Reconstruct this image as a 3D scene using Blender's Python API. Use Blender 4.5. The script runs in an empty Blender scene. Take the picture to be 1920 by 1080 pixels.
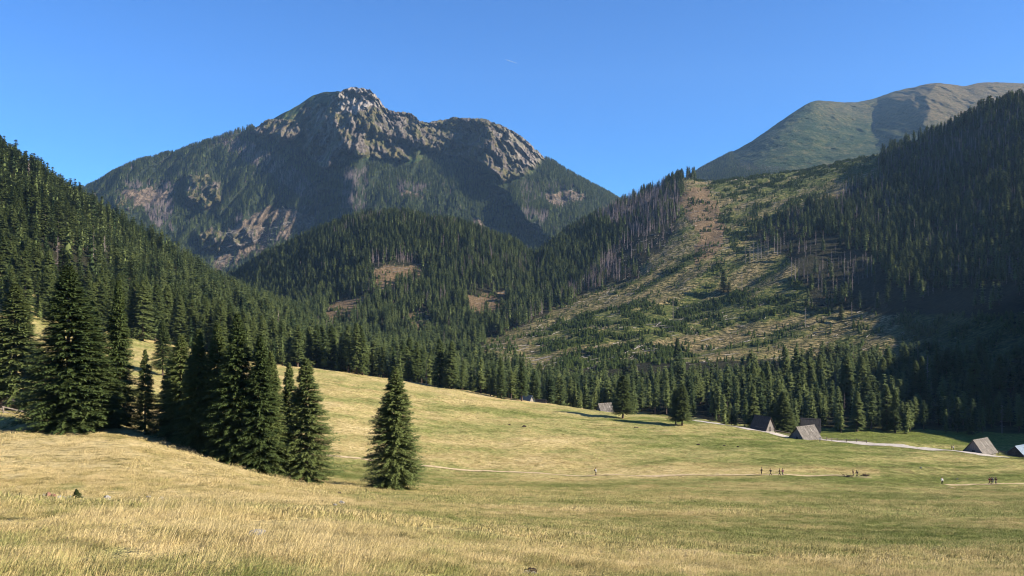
import bpy, math, numpy as np
from mathutils import Vector, Matrix
R = math.radians
F = 1478.0; HY = 520.0; CX = 960.0
rng = np.random.default_rng(7)
scene = bpy.context.scene
COL = scene.collection

# ------------------------------------------------------------------ noise
_perm = np.random.default_rng(3).permutation(4096)
_ga = np.random.default_rng(4).random(4096) * 2 * np.pi
_gx, _gy = np.cos(_ga), np.sin(_ga)
def gnoise(x, y):
    x = np.asarray(x, float); y = np.asarray(y, float)
    xi = np.floor(x).astype(np.int64); yi = np.floor(y).astype(np.int64)
    fx = x - xi; fy = y - yi
    def g(i, j, dx, dy):
        h = _perm[(_perm[(xi + i) & 4095] + (yi + j)) & 4095]
        return _gx[h] * dx + _gy[h] * dy
    u = fx * fx * fx * (fx * (fx * 6 - 15) + 10); v = fy * fy * fy * (fy * (fy * 6 - 15) + 10)
    a = g(0, 0, fx, fy); b = g(1, 0, fx - 1, fy); c = g(0, 1, fx, fy - 1); d = g(1, 1, fx - 1, fy - 1)
    return (a + (b - a) * u + (c - a) * v + (a - b - c + d) * u * v) * 1.6
def fbm(x, y, o=4, g=0.5):
    s = 0; a = 1; t = 0
    for k in range(o):
        s = s + a * gnoise(x * 2 ** k + 17.3 * k, y * 2 ** k - 9.1 * k); t += a; a *= g
    return s / t
def ridged(x, y, o=4, g=0.55):
    s = 0; a = 1; t = 0
    for k in range(o):
        s = s + a * (1 - 2 * np.abs(gnoise(x * 2 ** k + 31.7 * k, y * 2 ** k + 5.9 * k))); t += a; a *= g
    return s / t
def sstep(a, b, x):
    t = np.clip((x - a) / (b - a), 0, 1); return t * t * (3 - 2 * t)

# ------------------------------------------------------------------ relief: survey lines (px -> distance, py)
TX = np.arange(-1400, 2401, 2.0)
def pch(xs, ys, x):
    xs = np.array(xs, float); ys = np.array(ys, float)
    h = np.diff(xs); d = np.diff(ys) / h
    m = np.zeros_like(ys)
    for i in range(1, len(xs) - 1):
        if d[i - 1] * d[i] > 0:
            w1 = 2 * h[i] + h[i - 1]; w2 = h[i] + 2 * h[i - 1]
            m[i] = (w1 + w2) / (w1 / d[i - 1] + w2 / d[i])
    m[0] = d[0]; m[-1] = d[-1]
    x = np.clip(x, xs[0], xs[-1])
    i = np.clip(np.searchsorted(xs, x) - 1, 0, len(h) - 1)
    t = (x - xs[i]) / h[i]
    return ((2 * t ** 3 - 3 * t ** 2 + 1) * ys[i] + (t ** 3 - 2 * t ** 2 + t) * h[i] * m[i]
            + (-2 * t ** 3 + 3 * t ** 2) * ys[i + 1] + (t ** 3 - t ** 2) * h[i] * m[i + 1])
def smooth(a, s):
    if s <= 0: return a
    n = int(s * 3 / 2); k = np.exp(-0.5 * (np.arange(-n, n + 1) * 2.0 / s) ** 2); k /= k.sum()
    return np.convolve(np.pad(a, n, mode='edge'), k, 'valid')
def line(Yp, pp, s=30):
    if not isinstance(Yp, (list, tuple)): Y = np.full_like(TX, Yp)
    else: Y = pch([p[0] for p in Yp], [p[1] for p in Yp], TX)
    P = pch([p[0] for p in pp], [p[1] for p in pp], TX)
    return smooth(Y, s), smooth(P, s)
L = []
L.append((np.full_like(TX, 0.3), HY + 1.7 / 0.3 * F + 0 * TX))
L.append(line(16, [(-600, 925), (0, 950), (400, 963), (800, 1000), (1200, 1040), (1600, 1060), (2000, 1065)], 60))
L.append(line(30, [(-600, 935), (0, 953), (400, 957), (800, 975), (1200, 1000), (1600, 1020), (2000, 1025)], 60))
L.append(line(50, [(-600, 900), (0, 922), (400, 925), (640, 943), (800, 953), (1200, 972), (1600, 980), (2000, 990)], 60))
L.append(line(85, [(-600, 740), (-300, 765), (0, 789), (150, 800), (210, 801), (300, 822), (400, 850), (500, 882), (600, 906), (700, 916), (800, 921), (1200, 935), (1600, 945), (2000, 950)], 16))
L.append(line(125, [(-600, 700), (0, 770), (120, 795), (200, 812), (300, 830), (420, 862), (600, 893), (700, 903), (800, 908), (1200, 920), (1600, 928), (2000, 935)], 30))
L.append(line(167, [(-600, 660), (0, 730), (250, 785), (450, 835), (640, 859), (820, 877), (1117, 891), (1450, 890), (1620, 894), (1760, 905), (1920, 907), (2200, 915)], 30))
L.append(line(220, [(-600, 600), (0, 640), (250, 690), (450, 735), (640, 765), (820, 800), (1117, 826), (1300, 835), (1450, 838), (1620, 850), (1800, 856), (1920, 864), (2200, 870)], 30))
L.append(line([(-600, 230), (0, 250), (300, 290), (600, 320), (1000, 310), (1300, 285), (1400, 270), (1600, 262), (1920, 255), (2300, 250)],
              [(-600, 560), (0, 590), (170, 625), (290, 645), (520, 685), (600, 692), (700, 707), (800, 723), (1000, 756), (1150, 776), (1300, 790), (1400, 806), (1500, 822), (1600, 830), (1800, 842), (1920, 854), (2200, 865)], 12))
L.append(line([(-600, 300), (0, 310), (300, 360), (600, 400), (1000, 400), (1200, 360), (1400, 305), (1600, 298), (1920, 290), (2300, 285)],
              [(-600, 520), (0, 545), (300, 625), (600, 702), (800, 737), (1000, 760), (1200, 775), (1400, 798), (1500, 803), (1600, 806), (1800, 812), (1920, 818), (2200, 825)], 20))
L.append(line([(-600, 500), (0, 500), (300, 580), (600, 620), (900, 550), (1000, 600), (1400, 600), (1700, 560), (1920, 520), (2300, 500)],
              [(-600, 260), (-300, 320), (0, 365), (150, 440), (300, 520), (450, 588), (600, 648), (700, 684), (900, 702), (1000, 703), (1200, 692), (1400, 682), (1550, 688), (1700, 688), (1800, 682), (1920, 672), (2300, 640)], 24))
L.append(line([(-600, 650), (0, 650), (150, 680), (300, 720), (420, 760), (600, 745), (700, 745), (900, 850), (1300, 850), (1500, 780), (1700, 720), (1920, 640), (2300, 600)],
              [(-600, 60), (-300, 190), (0, 303), (150, 393), (300, 483), (420, 550), (500, 588), (600, 632), (700, 667), (800, 655), (900, 640), (1000, 625), (1100, 605), (1200, 592), (1300, 598), (1400, 594), (1500, 590), (1600, 585), (1700, 570), (1800, 560), (1920, 545), (2300, 470)], 16))
L.append(line([(-600, 1000), (400, 1050), (1000, 1050), (1500, 1020), (1800, 950), (1920, 900), (2300, 850)],
              [(-600, 300), (0, 400), (150, 460), (300, 545), (420, 580), (500, 600), (600, 575), (700, 548), (800, 550), (900, 560), (1000, 572), (1100, 560), (1200, 518), (1300, 480), (1400, 468), (1500, 440), (1600, 430), (1700, 420), (1800, 390), (1920, 350), (2300, 220)], 24))
L.append(line([(-600, 1500), (400, 1500), (500, 1400), (1000, 1350), (1100, 1500), (1300, 1600), (1500, 1600), (1650, 1500), (1750, 1350), (1920, 1250), (2300, 1150)],
              [(-600, 400), (0, 430), (300, 515), (420, 532), (500, 488), (560, 460), (640, 427), (700, 414), (740, 412), (850, 426), (920, 448), (970, 468), (1000, 492), (1030, 470), (1080, 437), (1130, 404), (1200, 372), (1260, 347), (1290, 336), (1330, 344), (1400, 339), (1500, 326), (1600, 305), (1650, 297), (1700, 275), (1750, 258), (1800, 238), (1850, 215), (1920, 195), (2300, 60)], 9))
L.append(line(2000, [(-600, 440), (0, 480), (300, 540), (420, 555), (640, 500), (740, 492), (1000, 525), (1130, 480), (1290, 440), (1500, 420), (1700, 380), (1920, 330), (2300, 250)], 30))
L.append(line([(-600, 2400), (1100, 2400), (1300, 2700), (2300, 2700)],
              [(-600, 450), (0, 480), (300, 515), (420, 527), (640, 472), (740, 462), (1000, 480), (1130, 450), (1300, 400), (1400, 350), (1500, 345), (1700, 300), (1920, 280), (2300, 220)], 30))
L.append(line([(-600, 2900), (1100, 2900), (1300, 3400), (2300, 3500)],
              [(-600, 430), (0, 430), (150, 418), (300, 395), (420, 375), (540, 340), (640, 325), (740, 335), (850, 342), (950, 365), (1000, 378), (1130, 405), (1300, 355), (1400, 308), (1500, 272), (1600, 262), (1700, 255), (1920, 240), (2300, 200)], 24))
L.append(line([(-600, 3400), (1100, 3500), (1220, 3900), (1300, 4200), (1500, 4500), (1920, 4800), (2300, 4800)],
              [(-600, 420), (0, 400), (100, 376), (160, 357), (250, 311), (330, 290), (400, 266), (450, 248), (480, 239), (520, 219), (560, 197), (590, 178), (615, 173), (640, 173), (660, 168), (690, 172), (708, 186), (722, 207), (745, 214), (760, 215), (780, 224), (800, 236), (815, 231), (830, 229), (850, 224), (880, 227), (905, 227), (930, 236), (945, 242), (960, 250), (985, 268), (1010, 290), (1018, 300), (1035, 308), (1060, 324), (1090, 341), (1130, 362), (1200, 395), (1260, 370), (1300, 331), (1350, 302), (1400, 276), (1450, 243), (1500, 207), (1520, 195), (1532, 192), (1560, 195), (1600, 197), (1640, 189), (1680, 175), (1720, 166), (1750, 160), (1780, 162), (1810, 166), (1830, 161), (1860, 159), (1920, 161), (2000, 162), (2300, 190)], 4))
LB = (L[-1][0] + 1500, L[-1][1] + 70)
L.append(LB)
K = len(L)
LY = np.array([l[0] for l in L]); LP = np.array([l[1] for l in L])
LZ = (HY - LP) * LY / F

def lines_at(px):
    p = np.clip(px, TX[0], 1960.0)
    i = np.clip(((p - TX[0]) / 2.0).astype(int), 0, len(TX) - 2); t = (p - TX[0]) / 2.0 - i
    Y = LY[:, i] * (1 - t) + LY[:, i + 1] * t; Z = LZ[:, i] * (1 - t) + LZ[:, i + 1] * t
    return Y, Z
def slopes(Y, Z):
    h = np.diff(Y, axis=0); d = np.diff(Z, axis=0) / h
    m = np.zeros_like(Z)
    ok = d[:-1] * d[1:] > 0
    w1 = 2 * h[1:] + h[:-1]; w2 = h[1:] + 2 * h[:-1]
    with np.errstate(divide='ignore', invalid='ignore'):
        mm = (w1 + w2) / (w1 / d[:-1] + w2 / d[1:])
    m[1:-1] = np.where(ok, mm, 0); m[0] = d[0]; m[-1] = d[-1]
    return m
def zbase(px, Yq):
    """height of the land on the column through px at distance Yq (flat arrays)"""
    px = np.atleast_1d(np.asarray(px, float)); Yq = np.atleast_1d(np.asarray(Yq, float))
    out = np.empty_like(Yq)
    for c in range(0, len(px), 200000):
        sl = slice(c, c + 200000)
        Y, Z = lines_at(px[sl]); m = slopes(Y, Z); q = np.clip(Yq[sl], Y[0], Y[-1])
        s = np.clip((Y < q).sum(0) - 1, 0, K - 2); a = np.arange(len(q))
        h = Y[s + 1, a] - Y[s, a]; t = (q - Y[s, a]) / h
        out[sl] = ((2 * t ** 3 - 3 * t ** 2 + 1) * Z[s, a] + (t ** 3 - 2 * t ** 2 + t) * h * m[s, a]
                   + (-2 * t ** 3 + 3 * t ** 2) * Z[s + 1, a] + (t ** 3 - t ** 2) * h * m[s + 1, a])
    # right of the view the unseen valley side climbs, shaped for its cast shadow
    X = (px - CX) / F * Yq
    foot = np.maximum((1960 - CX) / F * Yq, RF0)
    d = np.maximum(X - foot, 0)
    RSL = 0.60 + 0.22 * sstep(185, 300, Yq) - 0.13 * sstep(600, 950, Yq)
    rise = 560 * (1 - np.exp(-(RSL * d * sstep(0, 60, d)) / 560))
    out += np.where(px > 1960, rise, 0) * sstep(60, 130, Yq)
    return out
RF0 = 178.0
def bumps(X, Y):
    a = 0.05 + 0.25 * sstep(20, 120, Y) + 0.5 * sstep(120, 260, Y)
    z = a * fbm(X / 14, Y / 14, 3)
    z += 0.11 * fbm(X / 2.6, Y / 2.2, 3) * (1 - sstep(110, 150, Y)) * sstep(2, 8, Y) + 0.22 * fbm(X / 7, Y / 6, 2) * sstep(110, 150, Y) * (1 - sstep(280, 330, Y))
    z += sstep(330, 600, Y) * 5.0 * fbm(X / 70, Y / 90, 4) * (1 + 1.2 * sstep(1200, 1300, Y) * 0)
    px_ = CX + X / np.maximum(Y, 0.1) * F; al = X * .82 + Y * .57; ac = -X * .57 + Y * .82
    z += 7.5 * fbm(al / 260, ac / 42, 4, 0.55) * sstep(520, 700, Y) * (1 - sstep(1450, 1600, Y)) * sstep(960, 1080, px_) * (1 - sstep(1650, 1800, px_))
    return z * sstep(0.5, 4, Y)
def ground(X, Y):
    X = np.atleast_1d(np.asarray(X, float)); Y = np.atleast_1d(np.asarray(Y, float))
    return zbase(CX + X / Y * F, Y) + bumps(X, Y)
def hit(px, py, y0=4.0):
    """the nearest point of the land seen at this direction"""
    Y = np.exp(np.linspace(math.log(y0), math.log(1700), 6000)); P = np.full_like(Y, px)
    X = (px - CX) / F * Y
    z = zbase(P, Y) + bumps(X, Y)
    pj = HY - z / Y * F
    k = np.argmax(pj <= py)
    return float(X[k]), float(Y[k]), float(z[k])

# ------------------------------------------------------------------ helpers
def tag(o, label=None, cat=None, group=None, kind=None):
    if label: o['label'] = label
    if cat: o['category'] = cat
    if group: o['group'] = group
    if kind: o['kind'] = kind
    return o
def empty(name, loc, rz=0, sc=None):
    o = bpy.data.objects.new(name, None); COL.objects.link(o); o.location = loc; o.rotation_euler = (0, 0, rz)
    if sc is not None: o.scale = sc
    o.empty_display_size = 0.5
    return o
def mesh_np(name, V, Fq, mats=(), smooth_=False, attrs=None, matidx=None):
    V = np.asarray(V, np.float32); Fq = np.asarray(Fq, np.int32)
    me = bpy.data.meshes.new(name)
    me.vertices.add(len(V)); me.vertices.foreach_set('co', V.ravel())
    n, k = Fq.shape
    me.loops.add(n * k); me.loops.foreach_set('vertex_index', Fq.ravel())
    me.polygons.add(n); me.polygons.foreach_set('loop_start', np.arange(0, n * k, k, dtype=np.int32))
    try: me.polygons.foreach_set('loop_total', np.full(n, k, np.int32))
    except Exception: pass
    if smooth_: me.polygons.foreach_set('use_smooth', np.ones(n, bool))
    for m in mats: me.materials.append(m)
    if matidx is not None: me.polygons.foreach_set('material_index', np.asarray(matidx, np.int32))
    for k_, a in (attrs or {}).items():
        at = me.attributes.new(k_, 'FLOAT', 'POINT'); at.data.foreach_set('value', np.asarray(a, np.float32).ravel())
    me.update(calc_edges=True)
    return me
def obj(name, me, parent=None, loc=(0, 0, 0)):
    o = bpy.data.objects.new(name, me); COL.objects.link(o); o.location = loc
    if parent: o.parent = parent
    return o

# ------------------------------------------------------------------ material helpers
def newmat(name, rough=0.9, spec=0.2):
    m = bpy.data.materials.new(name); m.use_nodes = True
    nt = m.node_tree; b = nt.nodes['Principled BSDF']
    b.inputs['Roughness'].default_value = rough; b.inputs['Specular IOR Level'].default_value = spec
    return m, nt, b
def N(nt, t, **kw):
    n = nt.nodes.new(t)
    for k, v in kw.items():
        if k.startswith('i_'):
            n.inputs[int(k[2:])].default_value = v
        else: setattr(n, k, v)
    return n
def lk(nt, a, b): nt.links.new(a, b)
def noise(nt, vec, scale, detail=4, rough=0.55, stretch=None):
    if stretch is not None:
        mp = N(nt, 'ShaderNodeMapping'); mp.inputs['Scale'].default_value = stretch; lk(nt, vec, mp.inputs['Vector']); vec = mp.outputs[0]
    n = N(nt, 'ShaderNodeTexNoise'); n.inputs['Scale'].default_value = scale; n.inputs['Detail'].default_value = detail
    n.inputs['Roughness'].default_value = rough; lk(nt, vec, n.inputs['Vector']); return n.outputs[0]
def ramp(nt, fac, stops):
    r = N(nt, 'ShaderNodeValToRGB'); el = r.color_ramp.elements
    while len(el) < len(stops): el.new(0.5)
    for e, (p, c) in zip(el, stops):
        e.position = p; e.color = (*c, 1) if len(c) == 3 else c
    lk(nt, fac, r.inputs[0]); return r.outputs[0]
def mixc(nt, fac, a, b, mode='MIX'):
    m = N(nt, 'ShaderNodeMix', data_type='RGBA', blend_type=mode)
    for s, v in ((m.inputs[0], fac), (m.inputs[6], a), (m.inputs[7], b)):
        if hasattr(v, 'is_output') or isinstance(v, bpy.types.NodeSocket): lk(nt, v, s)
        elif isinstance(v, tuple): s.default_value = (*v, 1)
        else: s.default_value = v
    return m.outputs[2]
def mth(nt, op, a, b=None, c=None, clamp=False):
    m = N(nt, 'ShaderNodeMath', operation=op, use_clamp=clamp)
    for s, v in zip(m.inputs, (a, b, c)):
        if v is None: continue
        if isinstance(v, bpy.types.NodeSocket): lk(nt, v, s)
        else: s.default_value = v
    return m.outputs[0]
def attr(nt, name, typ='GEOMETRY'):
    a = N(nt, 'ShaderNodeAttribute'); a.attribute_type = typ; a.attribute_name = name; return a.outputs['Fac']
def pos(nt): return N(nt, 'ShaderNodeNewGeometry').outputs['Position']
def bump(nt, b, h, strength=0.5, dist=1.0):
    n = N(nt, 'ShaderNodeBump'); n.inputs['Strength'].default_value = strength; n.inputs['Distance'].default_value = dist
    lk(nt, h, n.inputs['Height']); lk(nt, n.outputs[0], b.inputs['Normal'])

DRY_A = (0.50, 0.345, 0.135); DRY_B = (0.62, 0.47, 0.23); MIXED = (0.30, 0.235, 0.075); GREEN = (0.13, 0.16, 0.035)
def meadow_colour(nt, dry, fine):
    """dry 0..1 from green to straw"""
    f = mth(nt, 'ADD', dry, mth(nt, 'MULTIPLY', mth(nt, 'SUBTRACT', fine, 0.5), 0.95), clamp=True)
    c = ramp(nt, f, [(0.0, (0.155, 0.18, 0.042)), (0.25, (0.285, 0.28, 0.09)), (0.5, (0.42, 0.36, 0.14)), (0.75, (0.53, 0.405, 0.175)), (1.0, (0.65, 0.505, 0.25))])
    P = pos(nt)
    dk = ramp(nt, noise(nt, P, 0.8, 7, 0.8, (0.8, 1.5, 1)), [(0.37, (0.25, 0.28, 0.20)), (0.47, (0.82, 0.83, 0.78)), (0.57, (1, 1, 1))])
    dk2 = ramp(nt, noise(nt, P, 0.12, 5, 0.7, (0.6, 1.5, 1)), [(0.36, (0.72, 0.70, 0.62)), (0.52, (1, 1, 1))])
    return mixc(nt, 0.5, mixc(nt, 0.9, c, dk, 'MULTIPLY'), dk2, 'MULTIPLY')

# meadow ground
M_meadow, nt, b = newmat('meadow_turf', 0.95, 0.05)
P = pos(nt)
n1 = noise(nt, P, 1.1, 5, 0.65, (1, 1, 1)); n2 = noise(nt, P, 0.16, 4, 0.6, (0.7, 1.5, 1)); n3 = noise(nt, P, 6.0, 3, 0.6)
fine = mth(nt, 'ADD', mth(nt, 'MULTIPLY', n1, 0.55), mth(nt, 'ADD', mth(nt, 'MULTIPLY', n2, 0.3), mth(nt, 'MULTIPLY', n3, 0.15)))
fine = mth(nt, 'MULTIPLY_ADD', mth(nt, 'SUBTRACT', fine, 0.5), 2.4, 0.5)
c = meadow_colour(nt, attr(nt, 'dry'), fine)
lk(nt, c, b.inputs['Base Color'])
bump(nt, b, mth(nt, 'ADD', noise(nt, P, 0.9, 6, 0.7), mth(nt, 'MULTIPLY', noise(nt, P, 7, 3, 0.6), 0.15)), 1.0, 1.0)

# grass blades (instanced tufts read the dryness of their own spot)
def grass_mat(name, lift):
    m, nt, b = newmat(name, 0.7, 0.15)
    P = pos(nt); oi = N(nt, 'ShaderNodeObjectInfo')
    f = mth(nt, 'ADD', mth(nt, 'MULTIPLY', noise(nt, P, 14, 1, 0.5), 0.8), mth(nt, 'MULTIPLY', oi.outputs['Random'], 0.5))
    f = mth(nt, 'SUBTRACT', f, 0.15)
    d = mth(nt, 'ADD', attr(nt, 'dry', 'INSTANCER'), lift)
    c = meadow_colour(nt, d, f); lk(nt, c, b.inputs['Base Color'])
    tr = N(nt, 'ShaderNodeBsdfTranslucent'); lk(nt, c, tr.inputs[0])
    mx = N(nt, 'ShaderNodeMixShader'); mx.inputs[0].default_value = 0.3
    gn = N(nt, 'ShaderNodeNewGeometry').outputs['Normal']; va = N(nt, 'ShaderNodeVectorMath', operation='ADD'); lk(nt, gn, va.inputs[0]); va.inputs[1].default_value = (0, 0, 0.9)
    vn = N(nt, 'ShaderNodeVectorMath', operation='NORMALIZE'); lk(nt, va.outputs[0], vn.inputs[0]); lk(nt, vn.outputs[0], b.inputs['Normal'])
    lk(nt, b.outputs[0], mx.inputs[1]); lk(nt, tr.outputs[0], mx.inputs[2])
    lk(nt, mx.outputs[0], nt.nodes['Material Output'].inputs[0])
    return m
M_grass = grass_mat('dry_grass_blades', 0.08)

# hillside ground: forest floor, slash clearings, young growth
M_hill, nt, b = newmat('hillside_ground', 0.95, 0.05)
P = pos(nt)
nA = noise(nt, P, 0.06, 6, 0.65); nB = noise(nt, P, 0.3, 5, 0.7, (0.6, 1.4, 1)); nC = noise(nt, P, 0.018, 4, 0.6)
floor_ = ramp(nt, nB, [(0.3, (0.012, 0.014, 0.008)), (0.7, (0.05, 0.045, 0.025))])
slash = ramp(nt, nB, [(0.38, (0.018, 0.022, 0.010)), (0.46, (0.08, 0.068, 0.03)), (0.53, (0.20, 0.155, 0.07)), (0.64, (0.40, 0.30, 0.165))])
greenc = ramp(nt, nB, [(0.38, (0.014, 0.024, 0.008)), (0.48, (0.06, 0.078, 0.020)), (0.56, (0.12, 0.125, 0.036)), (0.68, (0.24, 0.20, 0.075))])
gm = mth(nt, 'ADD', attr(nt, 'green'), mth(nt, 'MULTIPLY', mth(nt, 'SUBTRACT', nA, 0.5), 1.6), clamp=True)
orange = ramp(nt, nB, [(0.3, (0.08, 0.05, 0.03)), (0.52, (0.17, 0.115, 0.06)), (0.7, (0.30, 0.215, 0.13))])
c = mixc(nt, attr(nt, 'orange'), mixc(nt, gm, slash, greenc), orange)
c = mixc(nt, attr(nt, 'clear'), floor_, c)
grass_in_shade = ramp(nt, nB, [(0.3, (0.02, 0.026, 0.01)), (0.7, (0.09, 0.085, 0.036))])  # grass bank behind the road, its shade put into the darker greens
c = mixc(nt, attr(nt, 'shaded_grass'), c, grass_in_shade)
lk(nt, c, b.inputs['Base Color'])
bump(nt, b, mth(nt, 'ADD', noise(nt, P, 0.25, 6, 0.7), mth(nt, 'MULTIPLY', noise(nt, P, 0.9, 4, 0.6), 0.3)), 1.0, 3.0)

# mountain: rock, alpine turf with dwarf pine, forest floor, scree and slash
M_mtn, nt, b = newmat('mountain_ground', 0.95, 0.1)
P = pos(nt)
nA = noise(nt, P, 0.012, 6, 0.62); nB = noise(nt, P, 0.05, 6, 0.68); nD = noise(nt, P, 0.03, 6, 0.7, (2.2, 1.0, 0.5))
rock = ramp(nt, nD, [(0.36, (0.045, 0.038, 0.03)), (0.48, (0.10, 0.08, 0.064)), (0.58, (0.17, 0.14, 0.115)), (0.70, (0.29, 0.25, 0.21))])
rock = mixc(nt, ramp(nt, nA, [(0.47, (0, 0, 0)), (0.54, (1, 1, 1))]), rock, ramp(nt, nB, [(0.35, (0.03, 0.045, 0.015)), (0.65, (0.17, 0.13, 0.06))]))
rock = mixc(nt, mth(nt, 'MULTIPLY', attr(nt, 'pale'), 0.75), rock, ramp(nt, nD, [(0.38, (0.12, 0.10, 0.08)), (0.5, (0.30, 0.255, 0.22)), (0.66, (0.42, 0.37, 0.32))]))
floor_ = ramp(nt, nB, [(0.35, (0.012, 0.020, 0.010)), (0.65, (0.034, 0.042, 0.020))])
alp = ramp(nt, mth(nt, 'ADD', mth(nt, 'MULTIPLY', nB, 0.6), mth(nt, 'MULTIPLY', nA, 0.4)), [(0.42, (0.014, 0.030, 0.010)), (0.50, (0.030, 0.046, 0.015)), (0.56, (0.072, 0.074, 0.027)), (0.68, (0.15, 0.12, 0.05))])
tan = ramp(nt, nB, [(0.35, (0.05, 0.05, 0.02)), (0.5, (0.115, 0.09, 0.042)), (0.68, (0.19, 0.13, 0.068))])
slash = ramp(nt, nB, [(0.40, (0.04, 0.032, 0.024)), (0.5, (0.10, 0.075, 0.052)), (0.62, (0.19, 0.14, 0.10))])
c = mixc(nt, attr(nt, 'alpine'), floor_, alp)
c = mixc(nt, attr(nt, 'tan'), c, tan)
c = mixc(nt, attr(nt, 'slash'), c, slash)
c = mixc(nt, attr(nt, 'rock'), c, rock)
lk(nt, c, b.inputs['Base Color'])
bump(nt, b, mth(nt, 'ADD', nD, mth(nt, 'MULTIPLY', noise(nt, P, 0.15, 5, 0.7), 0.35)), 1.0, 14.0)

# foliage / wood
def foliage(name, lo, hi, dead=False, w=(0.55, 0.55)):
    m, nt, b = newmat(name, 0.75, 0.15)
    oi = N(nt, 'ShaderNodeObjectInfo'); P = pos(nt)
    f = mth(nt, 'ADD', mth(nt, 'MULTIPLY', oi.outputs['Random'], w[0]), mth(nt, 'MULTIPLY', noise(nt, P, 1.3, 2, 0.6), w[1]))
    c = ramp(nt, f, [(0.15, lo), (0.9, hi)]); lk(nt, c, b.inputs['Base Color'])
    tr = N(nt, 'ShaderNodeBsdfTranslucent'); lk(nt, c, tr.inputs[0])
    mx = N(nt, 'ShaderNodeMixShader'); mx.inputs[0].default_value = 0.0 if dead else 0.12
    lk(nt, b.outputs[0], mx.inputs[1]); lk(nt, tr.outputs[0], mx.inputs[2])
    lk(nt, mx.outputs[0], nt.nodes['Material Output'].inputs[0])
    return m
M_needle = foliage('spruce_needles', (0.034, 0.054, 0.014), (0.125, 0.15, 0.044))
M_needle_far = foliage('spruce_needles_far', (0.026, 0.045, 0.014), (0.125, 0.15, 0.045), w=(0.75, 0.35))
M_young = foliage('young_spruce_needles', (0.04, 0.07, 0.015), (0.10, 0.13, 0.03))
M_autumn = foliage('autumn_leaves', (0.22, 0.13, 0.03), (0.35, 0.22, 0.05))
M_dead = foliage('dead_spruce_twigs', (0.13, 0.10, 0.092), (0.27, 0.21, 0.195), True)
def wood(name, a, c_, sc=3.0, st=(1, 1, 0.2), rough=0.9, bmp=0.02):
    m, nt, b = newmat(name, rough, 0.15)
    tc = N(nt, 'ShaderNodeTexCoord').outputs['Object']
    n = noise(nt, tc, sc, 5, 0.65, st); lk(nt, ramp(nt, n, [(0.3, a), (0.7, c_)]), b.inputs['Base Color'])
    bump(nt, b, n, 0.6, bmp); return m
M_bark = wood('spruce_bark', (0.06, 0.04, 0.03), (0.17, 0.12, 0.09), 2.5)
M_log = wood('bleached_log', (0.14, 0.12, 0.10), (0.38, 0.34, 0.29), 2.5)

# ------------------------------------------------------------------ land mesh
px_cols = np.concatenate([np.arange(-1300, -80, 22.0), np.arange(-80, 2000, 1.7), 2000 + np.cumsum(np.linspace(6, 90, 105))])
nrows = [14, 14, 14, 22, 20, 20, 26, 30, 14, 44, 44, 40, 54, 8, 8, 90, 150, 8]
S = []
for k, n in enumerate(nrows): S += list(k + np.arange(n) / n)
S.append(K - 1); S = np.array(S)
LYc, LZc = lines_at(px_cols)
ki = np.clip(S.astype(int), 0, K - 2); ti = S - ki
Yg = LYc[ki] ** (1 - ti)[:, None] * LYc[ki + 1] ** ti[:, None]
PXg = np.broadcast_to(px_cols, Yg.shape).copy()
Zg = zbase(PXg.ravel(), Yg.ravel()).reshape(Yg.shape)
Xg = (PXg - CX) / F * Yg
Zg = Zg + bumps(Xg.ravel(), Yg.ravel()).reshape(Yg.shape)
PY0 = HY - Zg / Yg * F                           # survey bearing of every vertex before the crags are cut
Sg = np.broadcast_to(S[:, None], Yg.shape)

def poly(px, py, pts, wob=8, sc=26.0, seed=0):
    x = px + wob * fbm(px / sc + seed, py / sc, 4) * 1.6; y = py + wob * fbm(px / sc + 50, py / sc + seed, 4) * 1.3
    ins = np.zeros(px.shape, bool); n = len(pts)
    for i in range(n):
        x1, y1 = pts[i]; x2, y2 = pts[(i + 1) % n]
        if y1 == y2: continue
        cnd = ((y1 > y) != (y2 > y)) & (x < (x2 - x1) * (y - y1) / (y2 - y1) + x1)
        ins ^= cnd
    return ins.astype(float)

# --- crags and spurs of the far range (moved toward / away from the valley)
mt = (Sg >= 14)
vv = np.clip((Sg - 15) / 2, 0, 1)                # 0 foot, 1 skyline
def zig(px, py):
    pts = [(0, [(180, 0), (560, 0)], -300),
           (1, [(170, 592), (235, 575), (270, 562), (330, 582), (400, 612), (480, 630)], 150),
           (2, [(170, 640), (200, 634), (240, 630), (290, 640), (340, 645), (400, 662), (480, 680)], -140),
           (3, [(200, 830), (250, 880), (300, 872), (340, 905), (390, 955), (450, 1000)], 130),
           (4, [(200, 925), (235, 928), (290, 900), (350, 938), (420, 1003), (460, 1035)], -130),
           (5, [(200, 1120), (560, 1180)], 30),
           (6, [(180, 1500), (560, 1300)], -60),
           (7, [(150, 1660), (200, 1632), (270, 1645), (300, 1660)], 420),
           (8, [(150, 1765), (180, 1740), (270, 1735), (300, 1735)], -260),
           (9, [(180, 2100), (560, 2100)], 0)]
    xs = [np.interp(py, [q[0] for q in p[1]], [q[1] for q in p[1]]) for p in pts]; vs = [p[2] for p in pts]
    out = np.zeros_like(px)
    for i in range(len(xs) - 1):
        t = (px - xs[i]) / np.maximum(xs[i + 1] - xs[i], 1)
        m_ = (t >= 0) & (t < 1)
        out = np.where(m_, vs[i] + (vs[i + 1] - vs[i]) * t, out)
    return out
r0 = int(np.argmax(S >= 14))
pxm, pym, Ym, Xm = PXg[r0:], PY0[r0:], Yg[r0:], Xg[r0:]
vm = vv[r0:]
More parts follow.
